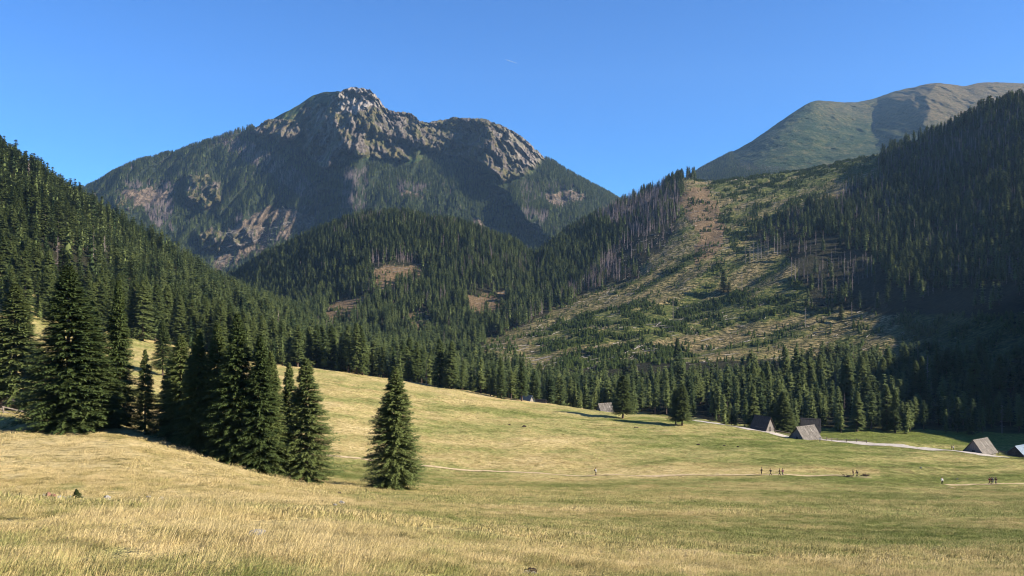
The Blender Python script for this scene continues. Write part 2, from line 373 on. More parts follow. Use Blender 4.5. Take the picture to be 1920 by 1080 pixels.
RK = [[(572, 236), (600, 212), (622, 190), (640, 168), (700, 165), (726, 205), (780, 218), (800, 232), (830, 226), (862, 255), (880, 300), (850, 292), (800, 280), (745, 262), (772, 300), (700, 296), (640, 285), (612, 318), (585, 300), (570, 262)],
      [(800, 232), (850, 220), (905, 222), (960, 242), (1020, 298), (985, 325), (945, 345), (905, 310), (880, 300), (860, 262)],
      [(470, 250), (500, 228), (560, 226), (570, 256), (545, 262), (490, 256)], [(345, 325), (405, 335), (416, 378), (385, 392), (350, 376)],
      [(372, 440), (398, 425), (424, 440), (410, 472), (378, 468)], [(212, 362), (240, 382), (232, 412), (215, 395)], [(560, 205), (600, 195), (600, 215), (570, 222)],
      [(430, 440), (470, 425), (480, 455), (445, 470)]]
rock_m = sum(poly(pxm, pym, p, 7, 18, i) for i, p in enumerate(RK)); rock_m = np.clip(rock_m, 0, 1)
right_ = sstep(1200, 1350, pxm)
Dz = zig(pxm + 14 * fbm(pym / 22, pxm / 60, 3), pym) * sstep(0.0, 0.35, vm) * 1.0
Dz = Dz + (90 * fbm(Xm / 260, Ym / 500, 4) - 115 * ridged(Xm / 240 + 3, Ym / 700, 5, 0.6) - 60 * ridged(Xm / 105 - Ym / 900, Ym / 420, 3, 0.5)) * sstep(0, 0.2, vm) * (1 - 0.5 * right_)
rs = rock_m.copy()
for _ in range(3): rs = (np.roll(rs, 1, 0) + np.roll(rs, -1, 0) + np.roll(rs, 1, 1) + np.roll(rs, -1, 1) + rs) / 5
Dz = Dz - rs * (150 * ridged(Xm / 120 + Ym / 300, Ym / 210, 5, 0.55) + 45 * ridged(Xm / 36 - Ym / 210 + 9, Ym / 150, 3, 0.5))
right = sstep(1200, 1350, pxm)
Dz = Dz * (1 - 0.25 * right)
Dz *= np.where(Sg[r0:] > 17, 0.3, 1.0)
# keep rows ordered
Y2 = Ym + Dz
Zm = Zg[r0:]
jag = rs * (13 * ridged(Xm / 26, Ym / 60, 3) + 5 * fbm(Xm / 9, Ym / 9, 2)) + 3 * fbm(Xm / 60, Ym / 60, 3)
Zn = Zm / Ym * Y2 + jag * sstep(0.3, 1, vm)
Yg[r0:] = Y2; Xg[r0:] = (pxm - CX) / F * Y2; Zg[r0:] = Zn

# --- ground cover masks
X_, Y_ = Xg, Yg
def dry_at(X, Y, px, py):
    base = 0.52 + 0 * X
    base += 0.30 * (1 - sstep(500, 760, px)) * sstep(20, 60, Y) * (1 - sstep(95, 125, Y))
    base += 0.12 * (1 - sstep(14, 30, Y))
    base -= 0.24 * sstep(900, 1600, px) * sstep(10, 40, Y)
    base -= 0.16 * sstep(500, 1300, px) * (1 - sstep(10, 40, Y))
    base -= 0.05 * (1 - sstep(9, 13, Y)) - 0.45 * fbm(X / 0.8 + 3, Y / 0.8, 3) * (Y < 16)
    base -= 0.10 * sstep(185, 215, Y) * sstep(900, 1200, px)
    base -= 0.38 * np.exp(-((px - 680) / 110) ** 2 - ((Y - 140) / 22) ** 2)
    base -= 0.22 * np.exp(-((px - 900) / 260) ** 2 - ((Y - 142) / 20) ** 2)
    base += 0.30 * np.exp(-((Y - 178) / 9) ** 2) * (px < 1650)
    base += 0.22 * sstep(285, 315, Y) * (px < 1350)
    base -= 0.6 * sstep(267, 272, Y) * sstep(1400, 1480, px)
    a = X * 0.94 + Y * 0.34; c_ = Y * 0.94 - X * 0.34
    base += 0.60 * fbm(a / 55, c_ / 17, 4) + 0.38 * fbm(X / 9, Y / 5, 3) + 0.35 * fbm(X / 1.9, Y / 1.6, 3) * (Y < 130)
    return np.clip(base, 0.0, 1.0)
dry = np.zeros_like(Xg); near = Sg <= 9.01
rN = int(np.argmax(S > 9.0))
dry[:rN + 1] = dry_at(Xg[:rN + 1], Yg[:rN + 1], PXg[:rN + 1], PY0[:rN + 1])
POLY_CLEAR = [[(1282, 330), (1340, 338), (1500, 318), (1660, 286), (1640, 330), (1560, 372), (1470, 410), (1395, 445), (1470, 470), (1500, 520), (1520, 580), (1760, 592), (1940, 585), (1940, 705), (1600, 700), (1480, 712), (1200, 728), (1020, 722), (880, 680), (905, 640), (1000, 602), (1090, 552), (1190, 518), (1260, 440), (1275, 380)]]
POLY_SMALL = [[(700, 508), (738, 494), (792, 498), (796, 520), (742, 536), (735, 552), (700, 552)], [(612, 572), (690, 553), (702, 564), (650, 612), (605, 618)], [(870, 556), (945, 546), (948, 590), (880, 598)], [(760, 590), (800, 585), (810, 625), (765, 628)], [(820, 655), (900, 648), (900, 662), (830, 668)]]
rH0, rH1 = int(np.argmax(S >= 9)), int(np.argmax(S > 13.2))
hx, hy = PXg[rH0:rH1], PY0[rH0:rH1]
hs = Sg[rH0:rH1]
clr = poly(hx, hy, POLY_CLEAR[0], 10, 30, 2) * (hs > 10.1)
sml = sum(poly(hx, hy, p, 5, 14, i) for i, p in enumerate(POLY_SMALL)) * (hs > 10.1)
clear = np.clip(clr + sml, 0, 1)
org = np.clip(sml + poly(hx, hy, [(1262, 360), (1330, 350), (1360, 420), (1350, 470), (1300, 500), (1310, 440)], 8, 20, 5), 0, 1)
grn = sstep(325, 345, 0 * hx + 340) * 0 + np.clip(poly(hx, hy, [(1330, 340), (1660, 280), (1640, 320), (1500, 360), (1400, 375), (1350, 370)], 10, 25, 1) * 0.95 + 0.28
      + poly(hx, hy, [(1060, 662), (1230, 648), (1330, 668), (1250, 705), (1040, 690)], 8, 25, 3) * 0.9
      + poly(hx, hy, [(990, 630), (1050, 600), (1200, 570), (1340, 560), (1500, 520), (1560, 590), (1350, 610), (1100, 650), (1000, 655)], 8, 25, 4) * 0.7
      + poly(hx, hy, [(1330, 400), (1450, 380), (1480, 440), (1380, 480)], 10, 25, 6) * 0.5, 0, 1)
shaded_grass = (1 - sstep(300, 312, Yg[rH0:rH1])) * sstep(1380, 1420, hx)
A = {k: np.zeros_like(Xg) for k in ('clear', 'orange', 'green', 'shaded_grass', 'rock', 'alpine', 'tan', 'slash')}
shade_bank = sstep(1660, 1720, hx + 25 * fbm(hx / 30, hy / 14, 3)) * (hs > 10.0) * (hs < 12)  # right slope: shade put in as darker floor cover, plus greener growth
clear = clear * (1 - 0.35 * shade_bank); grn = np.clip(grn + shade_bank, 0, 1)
al_ = Xg[rH0:rH1] * .82 + Yg[rH0:rH1] * .57; ac_ = -Xg[rH0:rH1] * .57 + Yg[rH0:rH1] * .82
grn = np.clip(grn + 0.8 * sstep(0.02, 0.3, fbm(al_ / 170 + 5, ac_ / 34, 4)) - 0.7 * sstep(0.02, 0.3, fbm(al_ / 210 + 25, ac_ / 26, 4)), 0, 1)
A['clear'][rH0:rH1] = clear; A['orange'][rH0:rH1] = org; A['green'][rH0:rH1] = grn; A['shaded_grass'][rH0:rH1] = shaded_grass
A['rock'][r0:] = rs
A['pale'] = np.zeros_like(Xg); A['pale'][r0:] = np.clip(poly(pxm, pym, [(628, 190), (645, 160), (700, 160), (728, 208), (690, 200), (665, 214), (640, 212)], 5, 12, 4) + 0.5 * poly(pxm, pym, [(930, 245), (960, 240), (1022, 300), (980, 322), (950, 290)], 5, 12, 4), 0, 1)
treeline = np.interp(pxm, [0, 440, 480, 540, 570, 600, 650, 740, 775, 800, 860, 900, 950, 1000, 1020, 1050, 1150, 1300, 1380, 1440, 1500, 1600, 1650, 1700, 1900],
                     [0, 0, 262, 262, 285, 300, 298, 300, 312, 288, 296, 318, 350, 318, 300, 0, 0, 0, 300, 312, 318, 318, 310, 300, 290]) + 14 * fbm(pxm / 30, pym / 30, 3)
alp = (pym < treeline).astype(float)
A['alpine'][r0:] = alp
tanm = sstep(1640, 1760, pxm + 40 * fbm(pxm / 40, pym / 20, 3)) * (1 - sstep(185, 285, pym)) + 0.45 * sstep(1500, 1560, pxm) * (1 - sstep(200, 250, pym + 15 * fbm(pxm / 20, pym / 12, 3)))
tanm += poly(pxm, pym, [(512, 250), (530, 255), (548, 276), (540, 281), (520, 266)], 2, 10, 1) + 0.7 * poly(pxm, pym, [(640, 262), (670, 258), (690, 290), (655, 292)], 4, 10, 2) + 0.6 * poly(pxm, pym, [(690, 262), (735, 268), (740, 292), (700, 290)], 5, 10, 2)
A['tan'][r0:] = np.clip(tanm, 0, 1)
MS = [[(430, 432), (500, 388), (590, 402), (585, 432), (500, 472), (430, 505), (395, 520), (400, 490)], [(1020, 366), (1060, 358), (1092, 362), (1096, 376), (1045, 394), (1022, 384)],
      [(868, 400), (900, 412), (950, 445), (905, 436)], [(215, 358), (300, 352), (330, 375), (250, 392)], [(345, 375), (420, 372), (415, 392), (350, 396)], [(748, 358), (800, 360), (790, 372), (750, 370)]]
A['slash'][r0:] = np.clip(sum(poly(pxm, pym, p, 6, 16, i + 3) for i, p in enumerate(MS)), 0, 1)

def strip_mesh(name, ra, rb, mat, keys, kind='structure'):
    sub = slice(ra, rb + 1); nr = rb - ra + 1; nc = len(px_cols)
    V = np.stack([Xg[sub], Yg[sub], Zg[sub]], -1).reshape(-1, 3)
    idx = np.arange(nr * nc).reshape(nr, nc)
    Q = np.stack([idx[:-1, :-1], idx[:-1, 1:], idx[1:, 1:], idx[1:, :-1]], -1).reshape(-1, 4)
    at = {k: (dry if k == 'dry' else A[k])[sub] for k in keys}
    me = mesh_np(name, V, Q, [mat], True, at)
    o = obj(name, me); o['kind'] = kind; return o
strip_mesh('meadow', 0, rN, M_meadow, ['dry'])
rM = int(np.argmax(S >= 14))
strip_mesh('hillside', rN, rM, M_hill, ['clear', 'orange', 'green', 'shaded_grass'])
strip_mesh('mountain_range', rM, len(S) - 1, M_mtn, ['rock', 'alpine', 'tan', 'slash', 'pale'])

# ------------------------------------------------------------------ spruce meshes
def spruce_arrays(H, Rb, n, nb, st, tw, seed, z0=0.03, wtw=0.14, ltw=0.42, droop=0.32, gaps=0.0, pw=0.85, lean=0.0):
    g = np.random.default_rng(seed); V = []; Fq = []
    lv = np.repeat(np.arange(n), nb); t = np.clip((lv + g.normal(0.5, 0.9, len(lv))) / n, 0, 0.995)
    zb = H * (z0 + (0.985 - z0) * t)
    prof = (1 - t) ** pw * (0.72 + 0.28 * sstep(0, 0.12, t)) + 0.015
    side = g.random(n)[lv] * 0.18 + 0.91
    az = g.random(len(lv)) * 2 * np.pi
    ph = g.random(6) * 6.28
    am = 0.45 if seed in (100, 101) else 1.0
    asym = 1 + am * (0.14 * np.cos(az - ph[0] - 2.5 * t) + 0.10 * np.cos(2 * az + ph[1] + 5 * t) + 0.10 * np.cos(9 * t + ph[2] + az) + 0.07 * np.cos(23 * t + ph[3] + 2 * az))
    Lb = Rb * prof * side * asym * (0.62 + 0.46 * g.random(len(lv)) ** 0.6)
    keep = g.random(len(lv)) > gaps * (0.4 + 1.2 * (np.cos(3 * az + 14 * t + ph[4]) > 0))
    zb, Lb, az, t = zb[keep], Lb[keep], az[keep], t[keep]
    nbn = len(zb)
    rise = np.where(t > 0.75, 0.55 * (t - 0.75) / 0.25, 0.06)
    sag = droop * (1 - t * 0.8) * (0.7 + 0.6 * g.random(nbn))
    for j in range(st):
        s = (0.14 + 0.86 * (j + 0.5 * g.random(nbn) + 0.25) / st)
        rr = Lb * s
        cz = zb + Lb * (rise * s - sag * s ** 1.5 + 0.30 * sag * s ** 4)
        c0 = np.stack([rr * np.cos(az), rr * np.sin(az), cz], -1)
        for q in range(tw):
            if q == 0: ang = 0.95; dz = -0.25
            elif q == 1: ang = -0.95; dz = -0.25
            elif q == 2: ang = 0.15; dz = -0.75
            else: ang = 0.0; dz = 0.25
            a2 = az + ang * (0.75 + 0.5 * g.random(nbn))
            ll = ltw * (0.65 + 0.7 * g.random(nbn)) * (0.5 + 0.5 * np.minimum(1, Lb / (0.4 * Rb))) * (1.15 - 0.45 * s)
            d = np.stack([np.cos(a2), np.sin(a2), dz + 0.35 * (g.random(nbn) - 0.5)], -1)
            d /= np.linalg.norm(d, axis=1)[:, None]
            up = np.stack([0.5 * (g.random(nbn) - .5), 0.5 * (g.random(nbn) - .5), np.ones(nbn)], -1)
            sd = np.cross(d, up); sd /= np.linalg.norm(sd, axis=1)[:, None]
            w = wtw * (0.7 + 0.6 * g.random(nbn))
            p0 = c0; p2 = c0 + d * ll[:, None]
            mid = c0 + d * (ll * 0.42)[:, None]
            p1 = mid + sd * w[:, None] - np.array([0, 0, 1]) * (w * 0.25)[:, None]; p3 = mid - sd * w[:, None] - np.array([0, 0, 1]) * (w * 0.25)[:, None]
            V.append(np.stack([p0, p1, p2, p3], 1).reshape(-1, 3))
    V = np.concatenate(V); nq = len(V) // 4
    Fq = np.arange(nq * 4).reshape(nq, 4)
    V = V + np.stack([lean * V[:, 2], 0 * V[:, 2], 0 * V[:, 2]], -1)
    return V, Fq
def cone_arrays(H, r0_, r1_, k=7, seg=4, lean=0.0, seed=0, zb=-0.6):
    g = np.random.default_rng(seed); V = []; Q = []
    for i in range(seg + 1):
        t = i / seg; r = r0_ + (r1_ - r0_) * t
        if i == 0: r *= 1.25
        z = zb + (H - zb) * t
        for j in range(k):
            a = 2 * np.pi * j / k; V.append((r * math.cos(a) + lean * max(z, 0), r * math.sin(a), z))
    for i in range(seg):
        for j in range(k):
            a, b_ = i * k + j, i * k + (j + 1) % k; Q.append((a, b_, b_ + k, a + k))
    return np.array(V), np.array(Q)
def join(parts):
    V = []; Q = []; M = []; o = 0
    for v, q, m in parts:
        V.append(v); Q.append(q + o); M += [m] * len(q); o += len(v)
    return np.concatenate(V), np.concatenate(Q), M

# near kinds: (crown mesh, trunk mesh, nominal height, nominal radius)
NEAR = []
for i, (H, Rb, n, nb, gp, pw, dr) in enumerate([(15, 3.7, 50, 10, 0.02, 0.80, 0.30), (15, 3.0, 54, 9, 0.06, 0.85, 0.36), (15, 3.3, 46, 9, 0.14, 0.75, 0.28), (8, 2.1, 34, 8, 0.08, 0.9, 0.22), (15, 3.4, 44, 9, 0.16, 0.6, 0.30)]):
    v, q = spruce_arrays(H, Rb, n, nb + 6, 14, 4, 100 + i, z0=[0.02, 0.03, 0.05, 0.02, 0.13][i], wtw=0.052 * H / 15 + 0.01, ltw=0.42 * H / 15 + 0.07, droop=dr, gaps=gp, pw=pw)
    cr = mesh_np('spruce_crown', v, q, [M_needle])
    v, q = cone_arrays(H * 0.97, 0.24 * H / 15, 0.02, 8, 6)
    NEAR.append((cr, mesh_np('spruce_trunk', v, q, [M_bark], True), H, Rb))
MID = []
for i, (H, Rb, gp, z0, pw) in enumerate([(22, 3.5, 0.03, 0.05, 0.72), (22, 2.9, 0.08, 0.10, 0.75), (22, 3.2, 0.15, 0.16, 0.62)]):
    v, q = spruce_arrays(H, Rb, 40, 9, 5, 3, 200 + i, z0=z0, wtw=0.20, ltw=0.88, droop=0.36, gaps=gp, pw=pw)
    cr = mesh_np('spruce_crown_mid', v, q, [M_needle])
    v, q = cone_arrays(H * 0.97, 0.28, 0.03, 6, 3)
    MID.append((cr, mesh_np('spruce_trunk_mid', v, q, [M_bark], True), H, Rb))
def low_tree(seed, H, Rb, z0, pw, n, nb, mat, st=1, tw=2, wt=0.55, lt=1.5):
    v, q = spruce_arrays(H, Rb, n, nb, st, tw, seed, z0=z0, wtw=wt, ltw=lt, droop=0.35, pw=pw)
    v2, q2 = cone_arrays(H * 0.95, 0.28, 0.04, 4, 1, zb=-1.5)
    # inner mass of twigs so that far crowns stay closed
    v3, q3 = cone_arrays(H * 0.98, Rb * 0.42, 0.03, 6, 2, zb=H * (z0 + 0.04))
    V, Q, M = join([(v, q, 0), (v2, q2, 1), (v3, q3, 0)])
    return mesh_np('far_spruce', V, Q, [mat, M_bark], False, None, M)
SRC = bpy.data.collections.new('far_spruce_kinds')
for i in range(4):
    me = low_tree(300 + i, 20, [2.9, 2.5, 3.2, 2.7][i], [0.06, 0.16, 0.08, 0.22][i], [0.75, 0.7, 0.85, 0.6][i], 15, 6, M_needle_far, 2, 2, 0.42, 1.6)
    SRC.objects.link(bpy.data.objects.new('a_kind_%d' % i, me))
SRCV = bpy.data.collections.new('very_far_spruce_kinds')
for i in range(3):
    me = low_tree(330 + i, 20, [2.9, 2.5, 3.3][i], 0.08, 0.75, 9, 5, M_needle_far, 1, 2, 0.9, 2.4)
    SRCV.objects.link(bpy.data.objects.new('a_kind_%d' % i, me))
def dead_tree(seed, H, full):
    g = np.random.default_rng(seed)
    v, q = cone_arrays(H, 0.24, 0.03, 5, 3, zb=-1.5); parts = [(v, q, 0)]
    nb = 70 if full else 34
    V = []
    for i in range(nb):
        t = 0.18 + 0.8 * g.random(); L_ = (0.4 + 1.5 * g.random()) * (1.08 - t) * (1.2 if full else 1.0) + 0.15; a = g.random() * 6.283
        p0 = np.array([0, 0, H * t]); d = np.array([math.cos(a) * L_, math.sin(a) * L_, -0.25 * L_ * g.random()]); s_ = 0.09 if full else 0.13
        up = np.array([0, 0, s_]); V += [p0 - up, p0 + up, p0 + d + up * .3, p0 + d - up * 1.6]
    V = np.array(V); parts.append((V, np.arange(len(V)).reshape(-1, 4), 0))
    V, Q, M = join(parts); return V, Q
SRCD = bpy.data.collections.new('dead_spruce_kinds')
for i in range(3):
    V, Q = dead_tree(400 + i, 18, i == 0); SRCD.objects.link(bpy.data.objects.new('a_kind_%d' % i, mesh_np('dead_spruce_mesh', V, Q, [M_dead])))
SRCL = bpy.data.collections.new('log_kinds')
for i in range(2):
    v, q = cone_arrays(1.0, 0.022, 0.008, 5, 2, zb=0.0); v = v[:, [2, 1, 0]]; q = q[:, ::-1]
    if i:
        g = np.random.default_rng(9); B = []
        for k_ in range(12):
            x = 0.3 + 0.65 * g.random(); L_ = 0.1 * g.random() + 0.04; a = g.random() * 6.28
            p0 = np.array([x, 0, 0]); d = np.array([L_ * .6, math.cos(a) * L_, math.sin(a) * L_]); B += [p0 - [0.008, 0, 0], p0 + [0.008, 0, 0], p0 + d + [0.004, 0, 0], p0 + d - [0.004, 0, 0]]
        B = np.array(B); v, q, _ = join([(v, q, 0), (B, np.arange(len(B)).reshape(-1, 4), 0)])
    SRCL.objects.link(bpy.data.objects.new('a_kind_%d' % i, mesh_np('log_mesh', v, q, [M_log])))
SRCS = bpy.data.collections.new('young_kinds')
for i in range(2):
    v, q = spruce_arrays(4, 1.2, 12, 6, 2, 2, 500 + i, z0=0.02, wtw=0.16, ltw=0.6, droop=0.15, pw=0.7)
    v3, q3 = cone_arrays(3.8, 0.6, 0.03, 6, 1, zb=0)
    V, Q, _ = join([(v, q, 0), (v3, q3, 0)])
    SRCS.objects.link(bpy.data.objects.new('a_kind_%d' % i, mesh_np('young_spruce', V, Q, [M_young])))

def stuff(name, P, scl, rot, idx, coll, label, cat, extra=None):
    P = np.asarray(P, np.float32); n = len(P)
    me = bpy.data.meshes.new(name); me.vertices.add(n); me.vertices.foreach_set('co', P.ravel())
    a = me.attributes.new('scl', 'FLOAT_VECTOR', 'POINT'); a.data.foreach_set('vector', np.asarray(scl, np.float32).ravel())
    a = me.attributes.new('rot', 'FLOAT_VECTOR', 'POINT'); a.data.foreach_set('vector', np.asarray(rot, np.float32).ravel())
    a = me.attributes.new('idx', 'INT', 'POINT'); a.data.foreach_set('value', np.asarray(idx, np.int32))
    for k_, v_ in (extra or {}).items():
        a = me.attributes.new(k_, 'FLOAT', 'POINT'); a.data.foreach_set('value', np.asarray(v_, np.float32))
    o = obj(name, me); tag(o, label, cat, kind='stuff')
    g = bpy.data.node_groups.new(name + '_scatter', 'GeometryNodeTree')
    g.interface.new_socket('Geometry', in_out='INPUT', socket_type='NodeSocketGeometry')
    g.interface.new_socket('Geometry', in_out='OUTPUT', socket_type='NodeSocketGeometry')
    gi = g.nodes.new('NodeGroupInput'); go = g.nodes.new('NodeGroupOutput')
    iop = g.nodes.new('GeometryNodeInstanceOnPoints'); ci = g.nodes.new('GeometryNodeCollectionInfo')
    ci.inputs['Collection'].default_value = coll; ci.inputs['Separate Children'].default_value = True; ci.inputs['Reset Children'].default_value = True
    iop.inputs['Pick Instance'].default_value = True
    def na(nm, dt):
        n_ = g.nodes.new('GeometryNodeInputNamedAttribute'); n_.data_type = dt; n_.inputs[0].default_value = nm
        return n_.outputs[0]
    g.links.new(gi.outputs[0], iop.inputs['Points']); g.links.new(ci.outputs[0], iop.inputs['Instance'])
    g.links.new(na('idx', 'INT'), iop.inputs['Instance Index']); g.links.new(na('rot', 'FLOAT_VECTOR'), iop.inputs['Rotation']); g.links.new(na('scl', 'FLOAT_VECTOR'), iop.inputs['Scale'])
    g.links.new(iop.outputs[0], go.inputs[0])
    md = o.modifiers.new('scatter', 'NODES'); md.node_group = g
    return o

# ------------------------------------------------------------------ where trees may stand
# visible rows: keep a margin below each skyline
PYnow = HY - Zg / Yg * F
def scatter(ra, rb, density, mask_fn, margin_px, treeh, cmin=-80, cmax=2000, seed=1):
    """Poisson scatter on the land between rows ra..rb; returns positions, px, py"""
    g = np.random.default_rng(seed)
    c0, c1 = np.searchsorted(px_cols, cmin), np.searchsorted(px_cols, cmax)
    X = Xg[ra:rb + 1, c0:c1]; Y = Yg[ra:rb + 1, c0:c1]; Z = Zg[ra:rb + 1, c0:c1]; P_ = PXg[ra:rb + 1, c0:c1]; Q_ = PY0[ra:rb + 1, c0:c1]
    run = np.minimum.accumulate(PYnow[:rb + 1], axis=0)[ra:rb + 1, c0:c1]
    top = HY - (Z + treeh) / Y * F
    vis = (top < run + margin_px)
    ar = np.abs((X[:-1, 1:] - X[:-1, :-1]) * (Y[1:, :-1] - Y[:-1, :-1]))
    den = density * mask_fn(P_, Q_, X, Y)[:-1, :-1] * vis[:-1, :-1]
    cnt = g.poisson(ar * den)
    ii, jj = np.nonzero(cnt); rep = cnt[ii, jj]; ii = np.repeat(ii, rep); jj = np.repeat(jj, rep)
    u, v = g.random(len(ii)), g.random(len(ii))
    def bl(A_): return (A_[ii, jj] * (1 - u) + A_[ii, jj + 1] * u) * (1 - v) + (A_[ii + 1, jj] * (1 - u) + A_[ii + 1, jj + 1] * u) * v
    return np.stack([bl(X), bl(Y), bl(Z)], -1), bl(P_), bl(Q_)
def row(s): return int(np.argmax(S >= s))

def hill_mask(px, py, X, Y):
    left = (px < 730).astype(float)
    m = np.ones_like(px)
    c_ = np.clip(poly(px, py, POLY_CLEAR[0], 10, 30, 2) + sum(poly(px, py, p, 5, 14, i) for i, p in enumerate(POLY_SMALL)), 0, 1)
    m *= 1 - c_ * (Y > 430)
    lowy = np.interp(px, [-100, 700, 1000, 1130, 1310, 1380, 1420, 1920], [0, 0, 335, 345, 340, 296, 287, 287])
    m *= (Y > lowy)
    # stand gets thin on the shaded cut slope
    thin = poly(px, py, [(1370, 440), (1480, 420), (1620, 470), (1680, 560), (1560, 600), (1400, 560)], 10, 30, 9)
    m *= 1 - 0.8 * thin
    m *= 1 - 0.9 * poly(px, py, [(1600, 555), (1960, 540), (1960, 610), (1640, 605)], 5, 30, 9) * (Y > 430)
    wind = poly(px, py, [(1150, 470), (1260, 420), (1290, 430), (1270, 480), (1170, 525)], 6, 20, 4)
    m *= 1 - 0.85 * wind
    m *= ~((px > 1345) & (px < 1625) & (Y > 1380))
    # bare strip where the meadow runs up behind the first trees
    return m
Ph, hpx, hpy = scatter(row(8), row(13.6), 1 / 34.0, hill_mask, 14, 24, seed=5)
gh = np.random.default_rng(11)
nh = len(Ph)
deadp = 0.03 + 0.5 * sstep(0.1, 0.45, fbm(Ph[:, 0] / 90 + 7, Ph[:, 1] / 90, 3)) * (hpx > 560)
deadp += 0.8 * poly(hpx, hpy, [(1100, 400), (1270, 345), (1290, 440), (1150, 540), (1060, 560), (1180, 440)], 8, 20, 3)
deadp += 0.8 * poly(hpx, hpy, [(690, 490), (760, 480), (800, 500), (700, 512)], 4, 20, 3) + 0.35 * poly(hpx, hpy, [(1560, 330), (1920, 190), (1960, 260), (1700, 400), (1560, 420)], 8, 20, 3)
deadp += 0.7 * poly(hpx, hpy, [(1380, 450), (1500, 450), (1640, 480), (1600, 560), (1400, 520)], 8, 20, 3)
deadp = np.where(hpy > 640, 0.02, deadp) * np.where(hpx < 560, 0.3, 1)
isdead = gh.random(nh) < deadp
hts = (10 + 14.5 * gh.random(nh) ** 0.75) * (0.9 + 0.25 * fbm(Ph[:, 0] / 60, Ph[:, 1] / 60, 2))
hts = np.where((Ph[:, 1] < 420) & (hpx > 1000), hts * 0.95, hts)
lowst = (hpx > 860) & (hpx < 1400) & (Ph[:, 1] < 560) & (Ph[:, 1] > 280); hts = np.where(lowst, hts * 0.82, hts)
front = (Ph[:, 1] < 330) & (hpx > 1200); hts = np.where(front, hts * (0.55 + 0.3 * gh.random(nh)), hts)
big = (Ph[:, 1] > 330) & (Ph[:, 1] < 430) & (hpx > 1440); hts = np.where(big, hts * 0.85, hts); hts = np.where(big & (gh.random(nh) < 0.12), 22 + 5 * gh.random(nh), hts)

# ------------------------------------------------------------------ named trees in the foreground
def place_tree(kind, X, Y, Z, h, r, rz, label, group=None, cat='spruce tree', name='spruce_tree', lean=None):
    cr, tr, H, Rb = kind
    e = empty(name, (X, Y, Z - 0.05 * h / 15), rz, (r / Rb, r / Rb, h / H)); tag(e, label, cat, group)
    obj('crown', cr, e); obj('trunk', tr, e); return e
fg = [ # px, base py, top py, half width px, kind, label
 (28, 770, 528, 66, 1, 'spruce cut by the left edge of the photo with bare lower trunk beside the cabin'),
 (128, 806, 492, 88, 0, 'huge broad spruce on the golden knoll, the largest tree at the left'),
 (172, 800, 560, 50, 2, 'spruce pressed against the right side of the huge broad spruce'),
 (222, 802, 520, 37, 1, 'tall slim spruce just right of the huge broad spruce on the knoll'),
 (272, 812, 652, 28, 3, 'short dark spruce alone before the gap right of the knoll trees'),
 (305, 704, 598, 20, 4, 'spruce with visible trunk standing on the golden slope behind the gap'),
 (338, 832, 622, 44, 2, 'dark spruce at the left end of the dense clump'),
 (372, 846, 612, 44, 1, 'dark spruce second from the left in the dense clump'),
 (408, 858, 600, 50, 0, 'dark spruce in the middle of the dense clump'),
 (445, 872, 583, 56, 0, 'tallest spruce of the dense clump on the slope'),
 (488, 886, 625, 48, 1, 'sunlit spruce at the right end of the dense clump'),
 (542, 896, 676, 32, 2, 'slim spruce half hidden behind the ragged spruce right of the clump'),
 (574, 906, 668, 52, 2, 'ragged spruce standing right of the dense clump'),
 (741, 917, 684, 57, 0, 'solitary full spruce in the middle of the meadow'),
 (1168, 784, 702, 23, 4, 'lone spruce on the far meadow beside the grey roof'),
 (1267, 796, 728, 15, 4, 'left one of the twin spruces on the crest of the far meadow'),
 (1279, 798, 719, 19, 4, 'right one of the twin spruces on the crest of the far meadow'),
 (1468, 809, 733, 25, 1, 'sunlit spruce at the road between two dark roofed huts'),
 (1452, 806, 748, 18, 2, 'spruce rising behind the lit gable of the dark roofed hut'),
 (372, 842, 640, 46, 1, 'dark spruce filling the gap between the second and middle trees of the clump'),
 (322, 826, 660, 34, 1, 'short dark spruce at the outer left edge of the dense clump'),
 (508, 890, 655, 40, 0, 'spruce low on the slope at the right edge of the dense clump'),
 (165, 806, 590, 60, 1, 'spruce low and wide tucked under the huge broad spruce'),
 (352, 840, 824, 7, 3, 'tiny sapling spruce at the foot of the dense clump'),
 (143, 946, 916, 14, 3, 'tiny spruce sapling beside the pile of stones in the golden grass'),
]
fgpos = []
for (bx, by, ty, hw, kd, lab) in fg:
    y0 = 4.0
    X, Y, Z = hit(bx, by, y0)
    if bx == 305: X, Y, Z = hit(bx, by, 130)
    h = (by - ty) / F * Y * 1.0; r = hw / F * Y
    fgpos.append((bx, Y, h))
    place_tree(NEAR[kd], X, Y, Z, h, r * 1.2, rng.random() * 6.28, lab)
print('FG', [(a, round(b_), round(c_, 1)) for a, b_, c_ in fgpos])

# nearest stand trees as individuals
fgXY = np.array([hit(f[0], f[1])[:2] for f in fg[14:18]])
dist = np.hypot(Ph[:, None, 0] - fgXY[None, :, 0], Ph[:, None, 1] - fgXY[None, :, 1]).min(1)
ok = (dist > 7)
inview = (hpx > -20) & (hpx < 1940)
size = np.where(ok & inview & ~isdead, hts / Ph[:, 1], 0)
order = np.argsort(-size); pick = order[:262]
chosen = np.zeros(nh, bool); chosen[pick] = True
regions = [(-100, 300, 'spruce on the left hillside above the golden slope', 'spruces along the left hillside'),
           (300, 560, 'spruce on the left hillside behind the dense clump', 'spruces behind the dense clump'),
           (560, 820, 'spruce just behind the crest of the meadow near the solitary spruce', 'spruces behind the meadow crest'),
           (820, 1150, 'spruce in the stand behind the small far huts', 'spruces behind the small far huts'),
           (1150, 1400, 'spruce in the dark stand behind the twin spruces', 'spruces behind the twin spruces'),
           (1400, 1640, 'spruce in the shaded stand behind the two huts by the road', 'spruces behind the two huts'),
           (1640, 2100, 'spruce in the shaded stand behind the road at the right', 'spruces behind the road at the right')]
